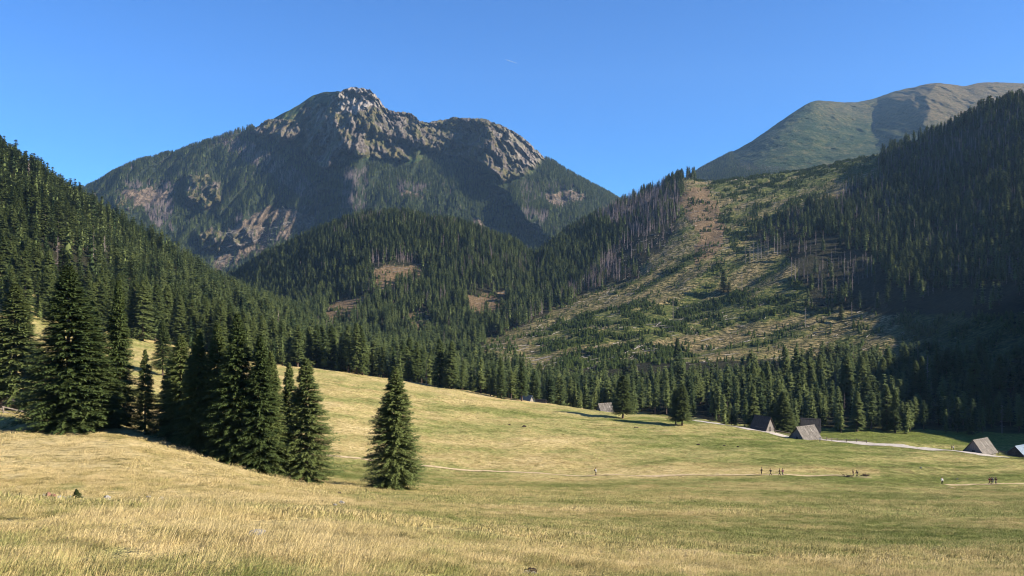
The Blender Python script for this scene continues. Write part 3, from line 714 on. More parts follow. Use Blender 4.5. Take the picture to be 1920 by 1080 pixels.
for i in pick:
    x, y, z = Ph[i]
    for a, b_, lab, grp in regions:
        if a <= hpx[i] < b_:
            tall = hts[i] > 19
            place_tree(MID[int(gh.integers(3))], x, y, z, hts[i], hts[i] * (0.165 + 0.06 * gh.random()), gh.random() * 6.28,
                       ('tall ' if tall else 'shorter ') + lab, ('tall ' if tall else 'shorter ') + grp); break
# the rest of the woods
rest = (~chosen) & (~isdead) & (dist > 6)
n_ = int(rest.sum())
print('HILL TREES', nh, 'dead', int(isdead.sum()), 'rest', n_, 'Yfar pick', float(Ph[pick, 1].max()))
hs_ = hts[rest] / 20
wid = hs_ * (1.05 + 0.45 * gh.random(n_))
stuff('spruce_forest', Ph[rest], np.stack([wid, wid, hs_], -1), np.stack([0 * hs_, 0 * hs_, gh.random(n_) * 6.28], -1), gh.integers(0, 4, n_), SRC,
      'dense dark spruce forest covering the near hillsides and the valley floor', 'forest')
n_ = int(isdead.sum()); hd = hts[isdead] / 20
stuff('dead_forest', Ph[isdead], np.stack([hd, hd, hd], -1), np.stack([0 * hd, 0 * hd, gh.random(n_) * 6.28], -1), gh.integers(0, 3, n_), SRCD,
      'grey dead spruces standing among the living forest', 'dead forest')

def mt_mask(px, py, X, Y):
    tl = np.interp(px, [0, 440, 480, 540, 570, 600, 650, 740, 775, 800, 860, 900, 950, 1000, 1020, 1050, 1150, 1300, 1380, 1440, 1500, 1600, 1650, 1700, 1900],
                   [0, 0, 262, 262, 285, 300, 298, 300, 312, 288, 296, 318, 350, 318, 300, 0, 0, 0, 300, 312, 318, 318, 310, 300, 290]) + 14 * fbm(px / 30, py / 30, 3)
    m = sstep(-4, 10, py - tl)
    rk = np.clip(sum(poly(px, py, p, 7, 18, i) for i, p in enumerate(RK)), 0, 1); m *= 1 - 0.93 * rk
    sl = np.clip(sum(poly(px, py, p, 6, 16, i + 3) for i, p in enumerate(MS)), 0, 1); m *= 1 - 0.93 * sl
    return m
Pm, mpx, mpy = scatter(row(14), row(17), 1 / 52.0, mt_mask, 10, 20, seed=8)
nm = len(Pm)
dm = np.clip(poly(mpx, mpy, [(400, 268), (450, 262), (560, 320), (605, 372), (570, 375), (480, 320)], 8, 20, 1) + poly(mpx, mpy, [(645, 318), (690, 315), (690, 395), (640, 400)], 8, 20, 2)
     + poly(mpx, mpy, [(235, 345), (330, 345), (318, 440), (280, 420)], 8, 20, 3) + poly(mpx, mpy, [(980, 395), (1030, 400), (1010, 445), (960, 420)], 8, 20, 4) + poly(mpx, mpy, [(430, 410), (600, 385), (600, 405), (450, 430)], 6, 20, 6)
     + poly(mpx, mpy, [(745, 340), (800, 350), (790, 375), (740, 360)], 6, 20, 5) + 0.6 * poly(mpx, mpy, [(1400, 290), (1560, 300), (1540, 325), (1380, 318)], 6, 20, 7) + 0.5 * poly(mpx, mpy, [(975, 340), (1080, 350), (1060, 365), (985, 390)], 6, 20, 7), 0, 1)
dmd = rng.random(nm) < 0.05 + 0.88 * dm + 0.35 * sstep(0.2, 0.5, fbm(Pm[:, 0] / 160, Pm[:, 1] / 160, 3))
print('MTN TREES', nm, int(dmd.sum()))
h_ = (0.55 + 0.55 * rng.random(nm)) * 1.15
gm_ = rng
tl_ = np.interp(mpx, [0, 440, 480, 540, 570, 600, 650, 740, 775, 800, 860, 900, 950, 1000, 1020, 1050, 1150, 1300, 1380, 1440, 1500, 1600, 1650, 1700, 1900], [0, 0, 262, 262, 285, 300, 298, 300, 312, 288, 296, 318, 350, 318, 300, 0, 0, 0, 300, 312, 318, 318, 310, 300, 290])
h_ = h_ * (0.4 + 0.6 * sstep(-8, 36, mpy - tl_)) * (1 - 0.45 * sstep(1250, 1350, mpx))
w_ = h_ * (0.95 + 0.4 * rng.random(nm))
lv = ~dmd
stuff('mountain_forest', Pm[lv], np.stack([w_, w_, h_], -1)[lv], np.stack([0 * h_, 0 * h_, rng.random(nm) * 6.28], -1)[lv], rng.integers(0, 3, nm)[lv], SRCV,
      'far spruce forest covering the flanks of the rocky mountain', 'forest')
stuff('mountain_dead_forest', Pm[dmd], np.stack([w_ * 1.3, w_ * 1.3, h_], -1)[dmd], np.stack([0 * h_, 0 * h_, rng.random(nm) * 6.28], -1)[dmd], rng.integers(0, 3, nm)[dmd], SRCD,
      'purplish grey dead trees in strips on the flanks of the rocky mountain', 'dead forest')

# young growth and fallen logs on the clearings
def cl_mask(px, py, X, Y):
    return poly(px, py, POLY_CLEAR[0], 10, 30, 2) * (Y > 430) + sum(poly(px, py, p, 5, 14, i) for i, p in enumerate(POLY_SMALL)) * (Y > 430)
def young_mask(px, py, X, Y):
    g_ = (0.15 + 1.5 * sstep(1640, 1720, px) * (py > 590) + poly(px, py, [(1330, 340), (1660, 280), (1640, 320), (1500, 360), (1400, 375), (1350, 370)], 10, 25, 1)
          + 2.2 * poly(px, py, [(1060, 662), (1230, 648), (1330, 668), (1250, 705), (1040, 690)], 8, 25, 3)
          + 1.6 * poly(px, py, [(990, 630), (1050, 600), (1200, 570), (1340, 560), (1500, 520), (1560, 590), (1350, 610), (1100, 650), (1000, 655)], 8, 25, 4)
          + poly(px, py, [(1330, 400), (1450, 380), (1480, 440), (1380, 480)], 10, 25, 6))
    al_ = X * .82 + Y * .57; ac_ = -X * .57 + Y * .82
    return cl_mask(px, py, X, Y) * (g_ + 1.2 * sstep(0.05, 0.3, fbm(al_ / 170 + 5, ac_ / 34, 4))) * sstep(-0.15, 0.25, fbm(X / 30, Y / 30, 3))
Py_, a1, a2 = scatter(row(10), row(13.1), 1 / 9.0, young_mask, 8, 5, seed=21)
s_ = 0.4 + 0.9 * rng.random(len(Py_)) ** 1.5
stuff('young_growth', Py_, np.stack([s_ * 1.15, s_ * 1.15, s_], -1), np.stack([0 * s_, 0 * s_, rng.random(len(s_)) * 6.28], -1), rng.integers(0, 2, len(s_)), SRCS,
      'low green young spruces growing over the cleared slope', 'undergrowth')
def log_mask(px, py, X, Y):
    w = poly(px, py, [(1150, 470), (1260, 420), (1300, 400), (1310, 460), (1270, 490), (1170, 530)], 6, 20, 4)
    return cl_mask(px, py, X, Y) * (0.35 + 0.9 * sstep(0.0, 0.3, fbm(X / 50, Y / 50, 2))) + 2.5 * w * (Y > 430)
Pl, a1, a2 = scatter(row(10), row(13.1), 1 / 150.0, log_mask, 4, 1, seed=23)
nl = len(Pl); s_ = 5 + 12 * rng.random(nl) ** 2
Pl[:, 2] += 0.5
stuff('fallen_logs', Pl, np.stack([s_, s_, s_], -1), np.stack([0 * s_, -0.25 + 0.5 * rng.random(nl) * 0.6, rng.normal(0.45, 0.5, nl)], -1), rng.integers(0, 2, nl), SRCL,
      'bleached fallen logs and broken branches scattered over the cleared slopes', 'fallen logs')
Pq, a1, a2 = scatter(row(15), row(17), 1 / 400.0, lambda px, py, X, Y: np.clip(sum(poly(px, py, p, 6, 16, i + 3) for i, p in enumerate(MS[:2])), 0, 1), 4, 1, seed=25)
nl = len(Pq); s_ = 16 + 12 * rng.random(nl); Pq[:, 2] += 1
stuff('mountain_logs', Pq, np.stack([s_, s_ * 1.5, s_ * 1.5], -1), np.stack([0 * s_, 0.3 * rng.normal(0, 1, nl), rng.random(nl) * 6.28], -1), 0 * rng.integers(0, 2, nl), SRCL,
      'pale fallen trunks on the brown clearing of the rocky mountain', 'fallen logs')
print('YOUNG', len(Py_), 'LOGS', len(Pl), len(Pq))
#@@DETAILS@@
# ------------------------------------------------------------------ grass
def tuft(seed, nbl, rad, hmin, hmax, wd, lean):
    g = np.random.default_rng(seed); V = []
    for i in range(nbl):
        r_ = rad * math.sqrt(g.random()); a = g.random() * 6.283; x, y = r_ * math.cos(a), r_ * math.sin(a)
        h = hmin + (hmax - hmin) * g.random() ** 1.6; b_ = g.normal(0.35, 0.5); ln = lean * h * (0.5 + g.random())
        dx, dy = math.cos(b_) * ln, math.sin(b_) * ln; fa = g.random() * 3.14; wx, wy = math.cos(fa) * wd, math.sin(fa) * wd
        m_ = (x + dx * .35, y + dy * .35, h * .6); t_ = (x + dx, y + dy, h * (1 - 0.25 * lean))
        V += [(x - wx, y - wy, -0.05), (x + wx, y + wy, -0.05), (m_[0] + wx * .8, m_[1] + wy * .8, m_[2]), (m_[0] - wx * .8, m_[1] - wy * .8, m_[2]),
              (m_[0] - wx * .8, m_[1] - wy * .8, m_[2]), (m_[0] + wx * .8, m_[1] + wy * .8, m_[2]), (t_[0] + wx * .15, t_[1] + wy * .15, t_[2]), (t_[0] - wx * .15, t_[1] - wy * .15, t_[2])]
    V = np.array(V); return V, np.arange(len(V)).reshape(-1, 4)
def tuft_coll(name, specs):
    c = bpy.data.collections.new(name)
    for i, s in enumerate(specs):
        v, q = tuft(*s); c.objects.link(bpy.data.objects.new('a_kind_%d' % i, mesh_np('tuft_mesh', v, q, [M_grass])))
    return c
GA = tuft_coll('tufts_near', [(1, 70, 0.20, 0.03, 0.15, 0.0035, 1.3), (2, 80, 0.24, 0.03, 0.12, 0.004, 1.5), (3, 22, 0.16, 0.10, 0.50, 0.0028, 0.9), (4, 90, 0.26, 0.02, 0.09, 0.0045, 1.4)])
GB = tuft_coll('tufts_mid', [(5, 90, 0.5, 0.04, 0.17, 0.009, 1.0), (6, 90, 0.5, 0.03, 0.12, 0.011, 1.2), (7, 40, 0.40, 0.08, 0.30, 0.006, 0.8)])
GC = tuft_coll('tufts_far', [(8, 110, 1.1, 0.04, 0.18, 0.018, 0.9), (9, 110, 1.2, 0.03, 0.13, 0.020, 1.1), (10, 60, 1.0, 0.06, 0.34, 0.014, 0.7)])
def grass_ring(name, y0, y1, n, coll, nk, label, seed, smin=0.7, smax=1.3, tallk=2):
    g = np.random.default_rng(seed)
    Y = np.sqrt(y0 ** 2 + (y1 ** 2 - y0 ** 2) * g.random(n)); px = -70 + 2070 * g.random(n)
    if y1 < 20: px = -350 + 2700 * g.random(n)
    X = (px - CX) / F * Y
    z = ground(X, Y); py = HY - z / Y * F
    d = dry_at(X, Y, px, py); cl = fbm(X / 3.0, Y / 3.0, 3)
    k = g.integers(0, nk, n)
    tz = (1 - sstep(350, 950, px)) if y1 < 100 else 0.35 + 0 * px
    tallzone = (sstep(-0.1, 0.3, fbm(X / 4, Y / 4, 2) + 0.4 * (d - 0.5)))
    k = np.where((k == tallk) & (g.random(n) > tallzone * (0.12 + 0.88 * tz)), 1, k)
    s = (smin + (smax - smin) * g.random(n)) * (0.8 + 0.5 * np.clip(cl + 0.3, 0, 1)) * (0.7 + 0.3 * tz)
    keep = g.random(n) < 0.5 + 1.5 * (cl + 0.15)
    keep &= ~((np.abs(py - np.interp(px, [p[0] for p in PATH1], [p[1] for p in PATH1])) < 5) & (px < 1660) & (Y > 120))
    keep &= ~((np.abs(py - 908) < 4) & (px > 1755) & (Y > 120))
    P_ = np.stack([X, Y, z], -1)[keep]; s = s[keep]
    stuff(name, P_, np.stack([s, s, s * (0.8 + 0.4 * g.random(len(s)))], -1), np.stack([0 * s, 0 * s, g.normal(0, 0.5, len(s))], -1), k[keep], coll, label, 'grass', {'dry': d[keep]})
PATH1 = [(560, 848), (600, 853), (640, 858), (700, 863.5), (820, 877.5), (900, 882), (1000, 887), (1117, 892), (1250, 892), (1350, 891), (1450, 890), (1550, 892), (1620, 895), (1652, 896.5)]
PATH2 = [(1757, 909.5), (1800, 909), (1860, 907.5), (1930, 908), (2000, 908.5)]
PATH3 = [(1772, 911.5), (1785, 915), (1798, 918)]
grass_ring('tall_dry_grass', 3.5, 17, 21000, GA, 4, 'tall dry straw coloured grass blades in the immediate foreground', 31)
grass_ring('dry_grass', 15, 60, 19000, GB, 3, 'dry grass tufts on the near part of the meadow', 32)
grass_ring('meadow_grass', 55, 190, 20000, GC, 3, 'short yellow green grass covering the middle of the meadow', 33)
grass_ring('far_meadow_grass', 180, 285, 13000, GC, 3, 'short grass on the far part of the meadow up to its crest', 34)

# ------------------------------------------------------------------ road and paths
M_road, nt, b = newmat('pale_gravel', 0.95, 0.1)
P = pos(nt); n_ = noise(nt, P, 0.8, 6, 0.7); lk(nt, ramp(nt, n_, [(0.3, (0.30, 0.26, 0.21)), (0.65, (0.50, 0.44, 0.37))]), b.inputs['Base Color']); bump(nt, b, n_, 0.5, 0.1)
M_path, nt, b = newmat('trodden_earth', 0.95, 0.05)
P = pos(nt); n_ = noise(nt, P, 1.2, 6, 0.7); lk(nt, ramp(nt, n_, [(0.3, (0.30, 0.215, 0.11)), (0.65, (0.56, 0.43, 0.25))]), b.inputs['Base Color']); bump(nt, b, n_, 0.5, 0.08)
def ribbon(name, pts, width, mat, lift, step=1.5, seed=0, wv=0.2):
    W = np.array([hit(x, y)[:2] if len(q) == 2 else (x, y) for q in pts for x, y in [q[:2]]])
    s = np.r_[0, np.cumsum(np.hypot(*np.diff(W, axis=0).T))]; n = int(s[-1] / step) + 2; t = np.linspace(0, s[-1], n)
    X = smooth(np.interp(t, s, W[:, 0]), 8); Y = smooth(np.interp(t, s, W[:, 1]), 8)
    dx, dy = np.gradient(X), np.gradient(Y); l = np.hypot(dx, dy); nx, ny = -dy / l, dx / l
    wl = width / 2 * (1 + wv * fbm(t / 5, t * 0 + seed, 3)); rows = []
    for k in np.linspace(-1, 1, 5):
        x = X + nx * wl * k; y = Y + ny * wl * k; rows.append(np.stack([x, y, ground(x, y) + lift - 0.05 * abs(k)], -1))
    V = np.stack(rows, 1).reshape(-1, 3); idx = np.arange(n * 5).reshape(n, 5)
    Q = np.stack([idx[:-1, :-1], idx[1:, :-1], idx[1:, 1:], idx[:-1, 1:]], -1).reshape(-1, 4)
    o = obj(name, mesh_np(name, V, Q, [mat], True)); o['kind'] = 'structure'; return o
ribbon('path', PATH1, 1.5, M_path, 0.13, seed=1)
ribbon('path', PATH2, 1.5, M_path, 0.13, seed=2)
ribbon('path', PATH3, 0.9, M_path, 0.12, seed=3)
def gpt(px, Y): return ((px - CX) / F * Y, Y)
ROADP = [(*gpt(1290, 300), 0), (*gpt(1345, 284), 0), (*gpt(1395, 276), 0), (*gpt(1450, 268), 0), (*gpt(1500, 266), 0), (*gpt(1560, 264), 0), (*gpt(1620, 261), 0), (*gpt(1700, 256), 0), (*gpt(1790, 250), 0), (*gpt(1860, 244), 0), (*gpt(1930, 238), 0), (*gpt(2050, 228), 0)]
ribbon('road', ROADP, 8.0, M_road, 0.16, step=2, seed=4, wv=0.1)

# ------------------------------------------------------------------ wooden huts
M_plank = wood('weathered_planks', (0.10, 0.085, 0.075), (0.27, 0.24, 0.21), 1.6, (6, 6, 0.5), 0.85, 0.03)
M_shingle, nt, b = newmat('grey_roof_boards', 0.75, 0.25)
tc = N(nt, 'ShaderNodeTexCoord').outputs['Object']
wv_ = noise(nt, tc, 1.5, 4, 0.7, (3.2, 0.25, 0.25)); n2_ = noise(nt, tc, 1.3, 4, 0.6)
c = ramp(nt, wv_, [(0.3, (0.055, 0.047, 0.038)), (0.46, (0.12, 0.105, 0.088)), (0.60, (0.19, 0.168, 0.142)), (0.72, (0.36, 0.325, 0.28))])
c = mixc(nt, 0.6, c, ramp(nt, n2_, [(0.35, (0.55, 0.5, 0.5)), (0.6, (1, 1, 1))]), 'MULTIPLY')
lk(nt, c, b.inputs['Base Color']); bump(nt, b, wv_, 0.6, 0.05)
M_metal, nt, b = newmat('blue_grey_sheet_roof', 0.45, 0.5)
tc = N(nt, 'ShaderNodeTexCoord').outputs['Object']; lk(nt, ramp(nt, noise(nt, tc, 2, 3, 0.5), [(0.3, (0.10, 0.14, 0.19)), (0.7, (0.17, 0.23, 0.29))]), b.inputs['Base Color'])
M_darkwood = wood('dark_boards', (0.03, 0.026, 0.024), (0.09, 0.08, 0.07), 2.0, (5, 0.4, 0.4), 0.85, 0.03)  # dark board tone for doors, some walls and some roofs
M_stone, nt, b = newmat('pale_limestone', 0.9, 0.2)
tc = N(nt, 'ShaderNodeTexCoord').outputs['Object']; n_ = noise(nt, tc, 2.5, 6, 0.7); lk(nt, ramp(nt, n_, [(0.3, (0.12, 0.11, 0.09)), (0.65, (0.33, 0.305, 0.26))]), b.inputs['Base Color']); bump(nt, b, n_, 0.8, 0.06)
M_redstone, nt, b = newmat('reddish_stone', 0.9, 0.2)
tc = N(nt, 'ShaderNodeTexCoord').outputs['Object']; n_ = noise(nt, tc, 3, 5, 0.7); lk(nt, ramp(nt, n_, [(0.3, (0.12, 0.05, 0.035)), (0.65, (0.30, 0.15, 0.10))]), b.inputs['Base Color']); bump(nt, b, n_, 0.8, 0.06)
M_earth, nt, b = newmat('dark_earth', 0.95, 0.05)
tc = N(nt, 'ShaderNodeTexCoord').outputs['Object']; n_ = noise(nt, tc, 5, 5, 0.7); lk(nt, ramp(nt, n_, [(0.3, (0.02, 0.014, 0.01)), (0.65, (0.07, 0.05, 0.035))]), b.inputs['Base Color']); bump(nt, b, n_, 0.9, 0.05)

def pm(name, V, Fc, mat, parent=None, sm=False):
    me = bpy.data.meshes.new(name); me.from_pydata([tuple(v) for v in V], [], Fc)
    if isinstance(mat, (list, tuple)):
        for m in mat: me.materials.append(m)
    elif mat: me.materials.append(mat)
    if sm:
        for p in me.polygons: p.use_smooth = True
    return obj(name, me, parent)
def boxv(x0, x1, y0, y1, z0, z1, V, Fc):
    o = len(V); V += [(x, y, z) for x in (x0, x1) for y in (y0, y1) for z in (z0, z1)]
    Fc += [tuple(o + i for i in f) for f in ((0, 1, 3, 2), (4, 6, 7, 5), (0, 4, 5, 1), (2, 3, 7, 6), (0, 2, 6, 4), (1, 5, 7, 3))]
def hut(X, Y, Z, nx, ny, W, Lh, hwall, htop, label, roofm, wallm, name='wooden_hut', cat='hut', stone=True):
    e = empty(name, (X, Y, Z), math.atan2(ny, nx)); tag(e, label, cat, None)
    # walls: log box with boarded gables, local x = gable normal
    w, l = W / 2, Lh / 2
    V = [(sx * l, sy * w, z) for sx in (-1, 1) for sy in (-1, 1) for z in (0.25, hwall)] + [(-l, 0, htop - 0.12), (l, 0, htop - 0.12)]
    Fc = [(0, 2, 3, 8, 1), (4, 5, 9, 7, 6), (0, 1, 5, 4), (2, 6, 7, 3)]
    pm('wall', V, Fc, wallm, e)
    V, Fc = [], []
    for k in range(int((hwall - 0.3) / 0.28)):      # courses of logs standing proud at the corners
        z = 0.32 + 0.28 * k
        for s in (-1, 1):
            boxv(-l - .25, l + .25, s * (w + .04) - .05, s * (w + .04) + .05, z, z + .22, V, Fc)
            boxv(s * (l + .04) - .05, s * (l + .04) + .05, -w - .25, w + .25, z + .02, z + .20, V, Fc)
    pm('log_courses', V, Fc, wallm, e)
    if stone:
        V, Fc = [], []; boxv(-l - .12, l + .12, -w - .12, w + .12, -1.2, 0.28, V, Fc); pm('foundation', V, Fc, M_stone, e)
    # gable boards
    V, Fc = [], []; nb_ = 11
    for s in (-1, 1):
        for k in range(nb_):
            y0 = -w + W * k / nb_ + .02; y1 = -w + W * (k + 1) / nb_ - .02; ym = max(abs(y0), abs(y1))
            zt = hwall + (htop - 0.2 - hwall) * (1 - ym / w)
            if zt > hwall + .1: boxv(min(s * (l + .03), s * (l + .09)), max(s * (l + .03), s * (l + .09)), y0, y1, hwall - .1, zt, V, Fc)
    pm('gable_boards', V, Fc, wallm, e)
    # roof: two thick slopes with overhang, boards as proud battens, sagging ridge
    ov, ox = 0.55, 0.5; rise = (htop - hwall) / w; g = np.random.default_rng(int(abs(X) * 10))
    roof = None
    for s in (-1, 1):
        V, Fc = [], []; n = 14
        for i in range(n):
            xa = -l - ox + (Lh + 2 * ox) * i / n + .015; xb = -l - ox + (Lh + 2 * ox) * (i + 1) / n - .015
            for (ya, yb, lift) in ((0, (w + ov) * .52, .06), ((w + ov) * .48, w + ov + 0.12 * g.random(), 0.0)):
                lf = lift + 0.035 * g.random(); o = len(V)
                sag = -0.10 * math.cos((i + .5) / n * math.pi * 2 - math.pi) * 0.5 - 0.05
                for x in (xa, xb):
                    for y in (ya, yb):
                        z = htop + sag - rise * y + lf
                        V += [(x, s * y, z), (x, s * y, z - .07)]
                Fc += [tuple(o + q for q in f) for f in ((0, 4, 6, 2), (1, 3, 7, 5), (0, 1, 5, 4), (2, 6, 7, 3), (0, 2, 3, 1), (4, 5, 7, 6))]
        roof = pm('roof_slope', V, Fc, roofm, e)
    V, Fc = [], []
    for s in (-1, 1):
        o = len(V)
        for x in (-l - ox - .03, l + ox + .03): V += [(x, s * 0.02, htop + .13), (x, s * .28, htop + .13 - rise * .26), (x, s * .28, htop + .09 - rise * .26), (x, s * 0.02, htop + .08)]
        Fc += [tuple(o + q for q in f) for f in ((0, 4, 5, 1), (1, 5, 6, 2), (2, 6, 7, 3), (0, 1, 2, 3), (4, 7, 6, 5))]
    pm('ridge_board', V, Fc, roofm, e)
    V, Fc = [], []; boxv(l + .10, l + .16, -.45, .45, .3, min(hwall - .1, 2.0) + .3, V, Fc); pm('door', V, Fc, M_darkwood, e)
    return e
def nrm(phi, side): return side * math.sin(R(phi)), -math.cos(R(phi))
def hut_at(px, py, phi, side, W, Lh, hw, ht, label, roofm, wallm, Y=None, dz=0, **k):
    if Y is None: X, Y, Z = hit(px, py)
    else: X = (px - CX) / F * Y; Z = float(ground(X, Y)[0])
    print('HUT', px, py, round(Y, 1), round(Z, 1), 'top', round(HY - (Z + ht + dz) / Y * F, 1))
    return hut(X, Y, Z + dz, *nrm(phi, side), W, Lh, hw, ht, label, roofm, wallm, **k)
hut_at(1430, 808, 40, 1, 4.9, 5.6, 1.7, 5.2, 'dark roofed hut with a lit grey gable, leftmost beside the road', M_darkwood, M_plank)
hut_at(1510, 824, 62, -1, 5.6, 7.6, 1.1, 4.5, 'low hut with a pale grey sunlit roof in front of the road', M_shingle, M_plank)
hut_at(1520, 812, 70, 1, 4.6, 6.0, 1.9, 5.3, 'dark roofed hut half hidden behind the pale grey roofed hut', M_darkwood, M_plank)
hut_at(1838, 850, 60, -1, 5.6, 7.2, 1.2, 4.6, 'wooden hut with a streaked grey board roof near the right edge of the meadow', M_shingle, M_plank)
hut_at(1914, 850, 62, -1, 4.6, 5.6, 1.7, 3.7, 'shaded hut with a blue grey sheet roof cut by the right edge', M_metal, M_darkwood, Y=252)
hut_at(1134, 770, 68, -1, 4.6, 5.2, 1.2, 4.4, 'hut behind the meadow crest showing only its grey board roof beside a lone spruce', M_shingle, M_plank, Y=322, dz=-0.9)
hut_at(988, 757, 50, 1, 3.6, 4.6, 1.2, 3.8, 'small far hut behind the meadow crest with a bright gable and a dark blue roof', M_metal, M_log, Y=322, dz=-1.5)
hut_at(1014, 757, 60, 1, 3.8, 4.6, 1.2, 3.6, 'small dark roofed far hut just right of the bright gabled one', M_darkwood, M_darkwood, Y=330, dz=-1.9)
hut_at(16, 770, 20, 1, 2.6, 2.6, 1.6, 2.4, 'brown timber cabin seen between the tree trunks at the left edge', M_darkwood, M_bark, Y=128)

# ------------------------------------------------------------------ fences
M_rail = wood('fence_wood', (0.09, 0.07, 0.055), (0.24, 0.20, 0.165), 3, (1, 1, 1))
def fence(pts, label, step=3.0, hh=1.05):
    W = np.array([hit(x, y)[:2] if len(q) == 2 else (x, y) for q in pts for x, y in [q[:2]]]); s = np.r_[0, np.cumsum(np.hypot(*np.diff(W, axis=0).T))]
    n = max(2, int(s[-1] / step) + 1); t = np.linspace(0, s[-1], n); X = np.interp(t, s, W[:, 0]); Y = np.interp(t, s, W[:, 1]); Z = ground(X, Y)
    e = empty('rail_fence', (X[0], Y[0], Z[0])); tag(e, label, 'fence')
    g = np.random.default_rng(n)
    for i in range(n):
        V, Fc = [], []; x, y, z = X[i] - X[0], Y[i] - Y[0], Z[i] - Z[0]; boxv(x - .09, x + .09, y - .09, y + .09, z - .4, z + hh + .15 * g.random(), V, Fc); pm('post', V, Fc, M_rail, e)
    for i in range(n - 1):
        for hz in (0.45, 0.9):
            V, Fc = [], []; a = np.array([X[i] - X[0], Y[i] - Y[0], Z[i] - Z[0] + hz + .06 * g.normal()]); c_ = np.array([X[i + 1] - X[0], Y[i + 1] - Y[0], Z[i + 1] - Z[0] + hz + .06 * g.normal()])
            for p_ in (a, c_):
                for (u, v) in ((-.06, -.06), (.06, -.06), (.06, .06), (-.06, .06)): V.append((p_[0] + u * .6, p_[1] + u * .6 - .1, p_[2] + v))
            Fc = [(0, 1, 5, 4), (1, 2, 6, 5), (2, 3, 7, 6), (3, 0, 4, 7), (0, 3, 2, 1), (4, 5, 6, 7)]; pm('rail', V, Fc, M_rail, e)
fence([(1454, 812), (1468, 814), (1481, 817)], 'short rail fence between the dark roofed hut and the pale grey roofed hut')
fence([(1539, 826), (1570, 827.5), (1600, 829), (1625, 831)], 'rail fence running right from the pale grey roofed hut along the road')
fence([(1872, 851), (1895, 854), (1925, 860)], 'rail fence beside the shaded road at the right edge')
fence([(*gpt(-40, 104), 0), (*gpt(0, 106), 0), (*gpt(52, 108), 0)], 'rail fence under the spruce at the left edge', 2.4, 0.95)

# ------------------------------------------------------------------ stones, mole hills, stump
def rock_mesh(seed, sub=3, rough_=0.35):
    import bmesh
    bm = bmesh.new(); bmesh.ops.create_icosphere(bm, subdivisions=sub, radius=1)
    co = np.array([v.co[:] for v in bm.verts]); g = np.random.default_rng(seed); off = g.random(2) * 50
    d = 1 + rough_ * fbm(co[:, 0] * 1.3 + off[0] + co[:, 2], co[:, 1] * 1.3 + off[1] - co[:, 2], 4)
    for k in range(7):
        n_ = g.normal(size=3); n_ /= np.linalg.norm(n_); pr = (co * n_).sum(1) * d; lim = 0.55 + .3 * g.random(); d = np.where(pr > lim, d * lim / np.maximum(pr, 1e-6), d)
    for v, s in zip(bm.verts, d): v.co = v.co * s
    me = bpy.data.meshes.new('stone'); bm.to_mesh(me); bm.free(); return me
def stone(px, py, wpx, hfrac, mat, label, seed, name='stone', group=None, cat='stone', rough_=0.35, sink=0.25):
    X, Y, Z = hit(px, py); r = wpx / F * Y / 2; me = rock_mesh(seed, 3, rough_); me.materials.append(mat)
    o = obj(name, me, None, (X, Y, Z + r * hfrac * (1 - sink) * .6 + (0.10 if Y < 75 and cat == 'stone' else 0))); o.scale = (r, r * .8, r * hfrac); o.rotation_euler = (0, 0, seed); tag(o, label, cat, group); return o
stone(82, 933, 7, .7, M_stone, 'small dark edged stone left of the stone pile in the golden grass', 1)
stone(91, 935, 15, .9, M_redstone, 'reddish brown stone, topmost at the left end of the pile in the grass', 2)
stone(100, 938, 15, .8, M_redstone, 'reddish stone in the middle of the pile in the grass', 3)
stone(108, 941, 16, .8, M_stone, 'grey stone right of the reddish ones in the pile', 4)
stone(118, 941, 14, .8, M_stone, 'grey stone second from the small sapling in the pile', 5)
stone(129, 943, 16, 1.0, M_stone, 'rounded pale stone touching the small sapling', 6)
stone(150, 950, 9, .6, M_stone, 'low stone just right of the small sapling', 7)
stone(200, 943, 17, 1.0, M_stone, 'pale angular stone standing alone in the golden grass', 8)
stone(278, 936, 10, .5, M_stone, 'flat grey stone on the golden slope, left one of a pair', 9)
stone(302, 940, 12, .6, M_stone, 'flat grey stone on the golden slope, right one of a pair', 10)
stone(641, 949, 13, .8, M_stone, 'grey stone in the dry grass below the ragged spruce', 11)
stone(628, 951, 8, .6, M_stone, 'small stone touching the left side of the grey stone below the ragged spruce', 12)
stone(483, 1016, 34, .45, M_stone, 'wide flat pale boulder sunk in the foreground grass', 13)
stone(1727, 878, 5, .8, M_stone, 'small white stone on the green meadow left of the streaked roofed hut', 14)
stone(1795, 899, 4, .8, M_stone, 'tiny white stone on the meadow above the path at the right', 15)
M_EARTHS = [(1515, 937, 9), (1193, 802, 8), (982, 801, 12), (955, 797, 6), (1309, 834, 7), (1358, 836, 6), (1384, 838, 6), (1727, 985, 9), (1632, 1027, 14), (635, 925, 12), (1120, 978, 16), (990, 985, 14)]
NM = ['between the walkers and the lone dark patch in the middle', 'just below the lone spruce on the far meadow', 'on the slope right of the solitary spruce, larger of two', 'on the slope right of the solitary spruce, smaller of two',
      'on the far meadow below the twin spruces, left of three', 'on the far meadow below the twin spruces, middle of three', 'on the far meadow below the twin spruces, right of three', 'on the green lower right meadow',
      'at the lower right in the grass', 'beside the foot of the solitary spruce', 'in the foreground dry grass, right of two', 'in the foreground dry grass, left of two']
for i, ((x, y, wd_), nm_) in enumerate(zip(M_EARTHS, NM)):
    stone(x, y, wd_, .42, M_earth, 'dark molehill ' + nm_, 40 + i, 'molehill', 'molehills on the meadow', 'molehill', .5, .5)
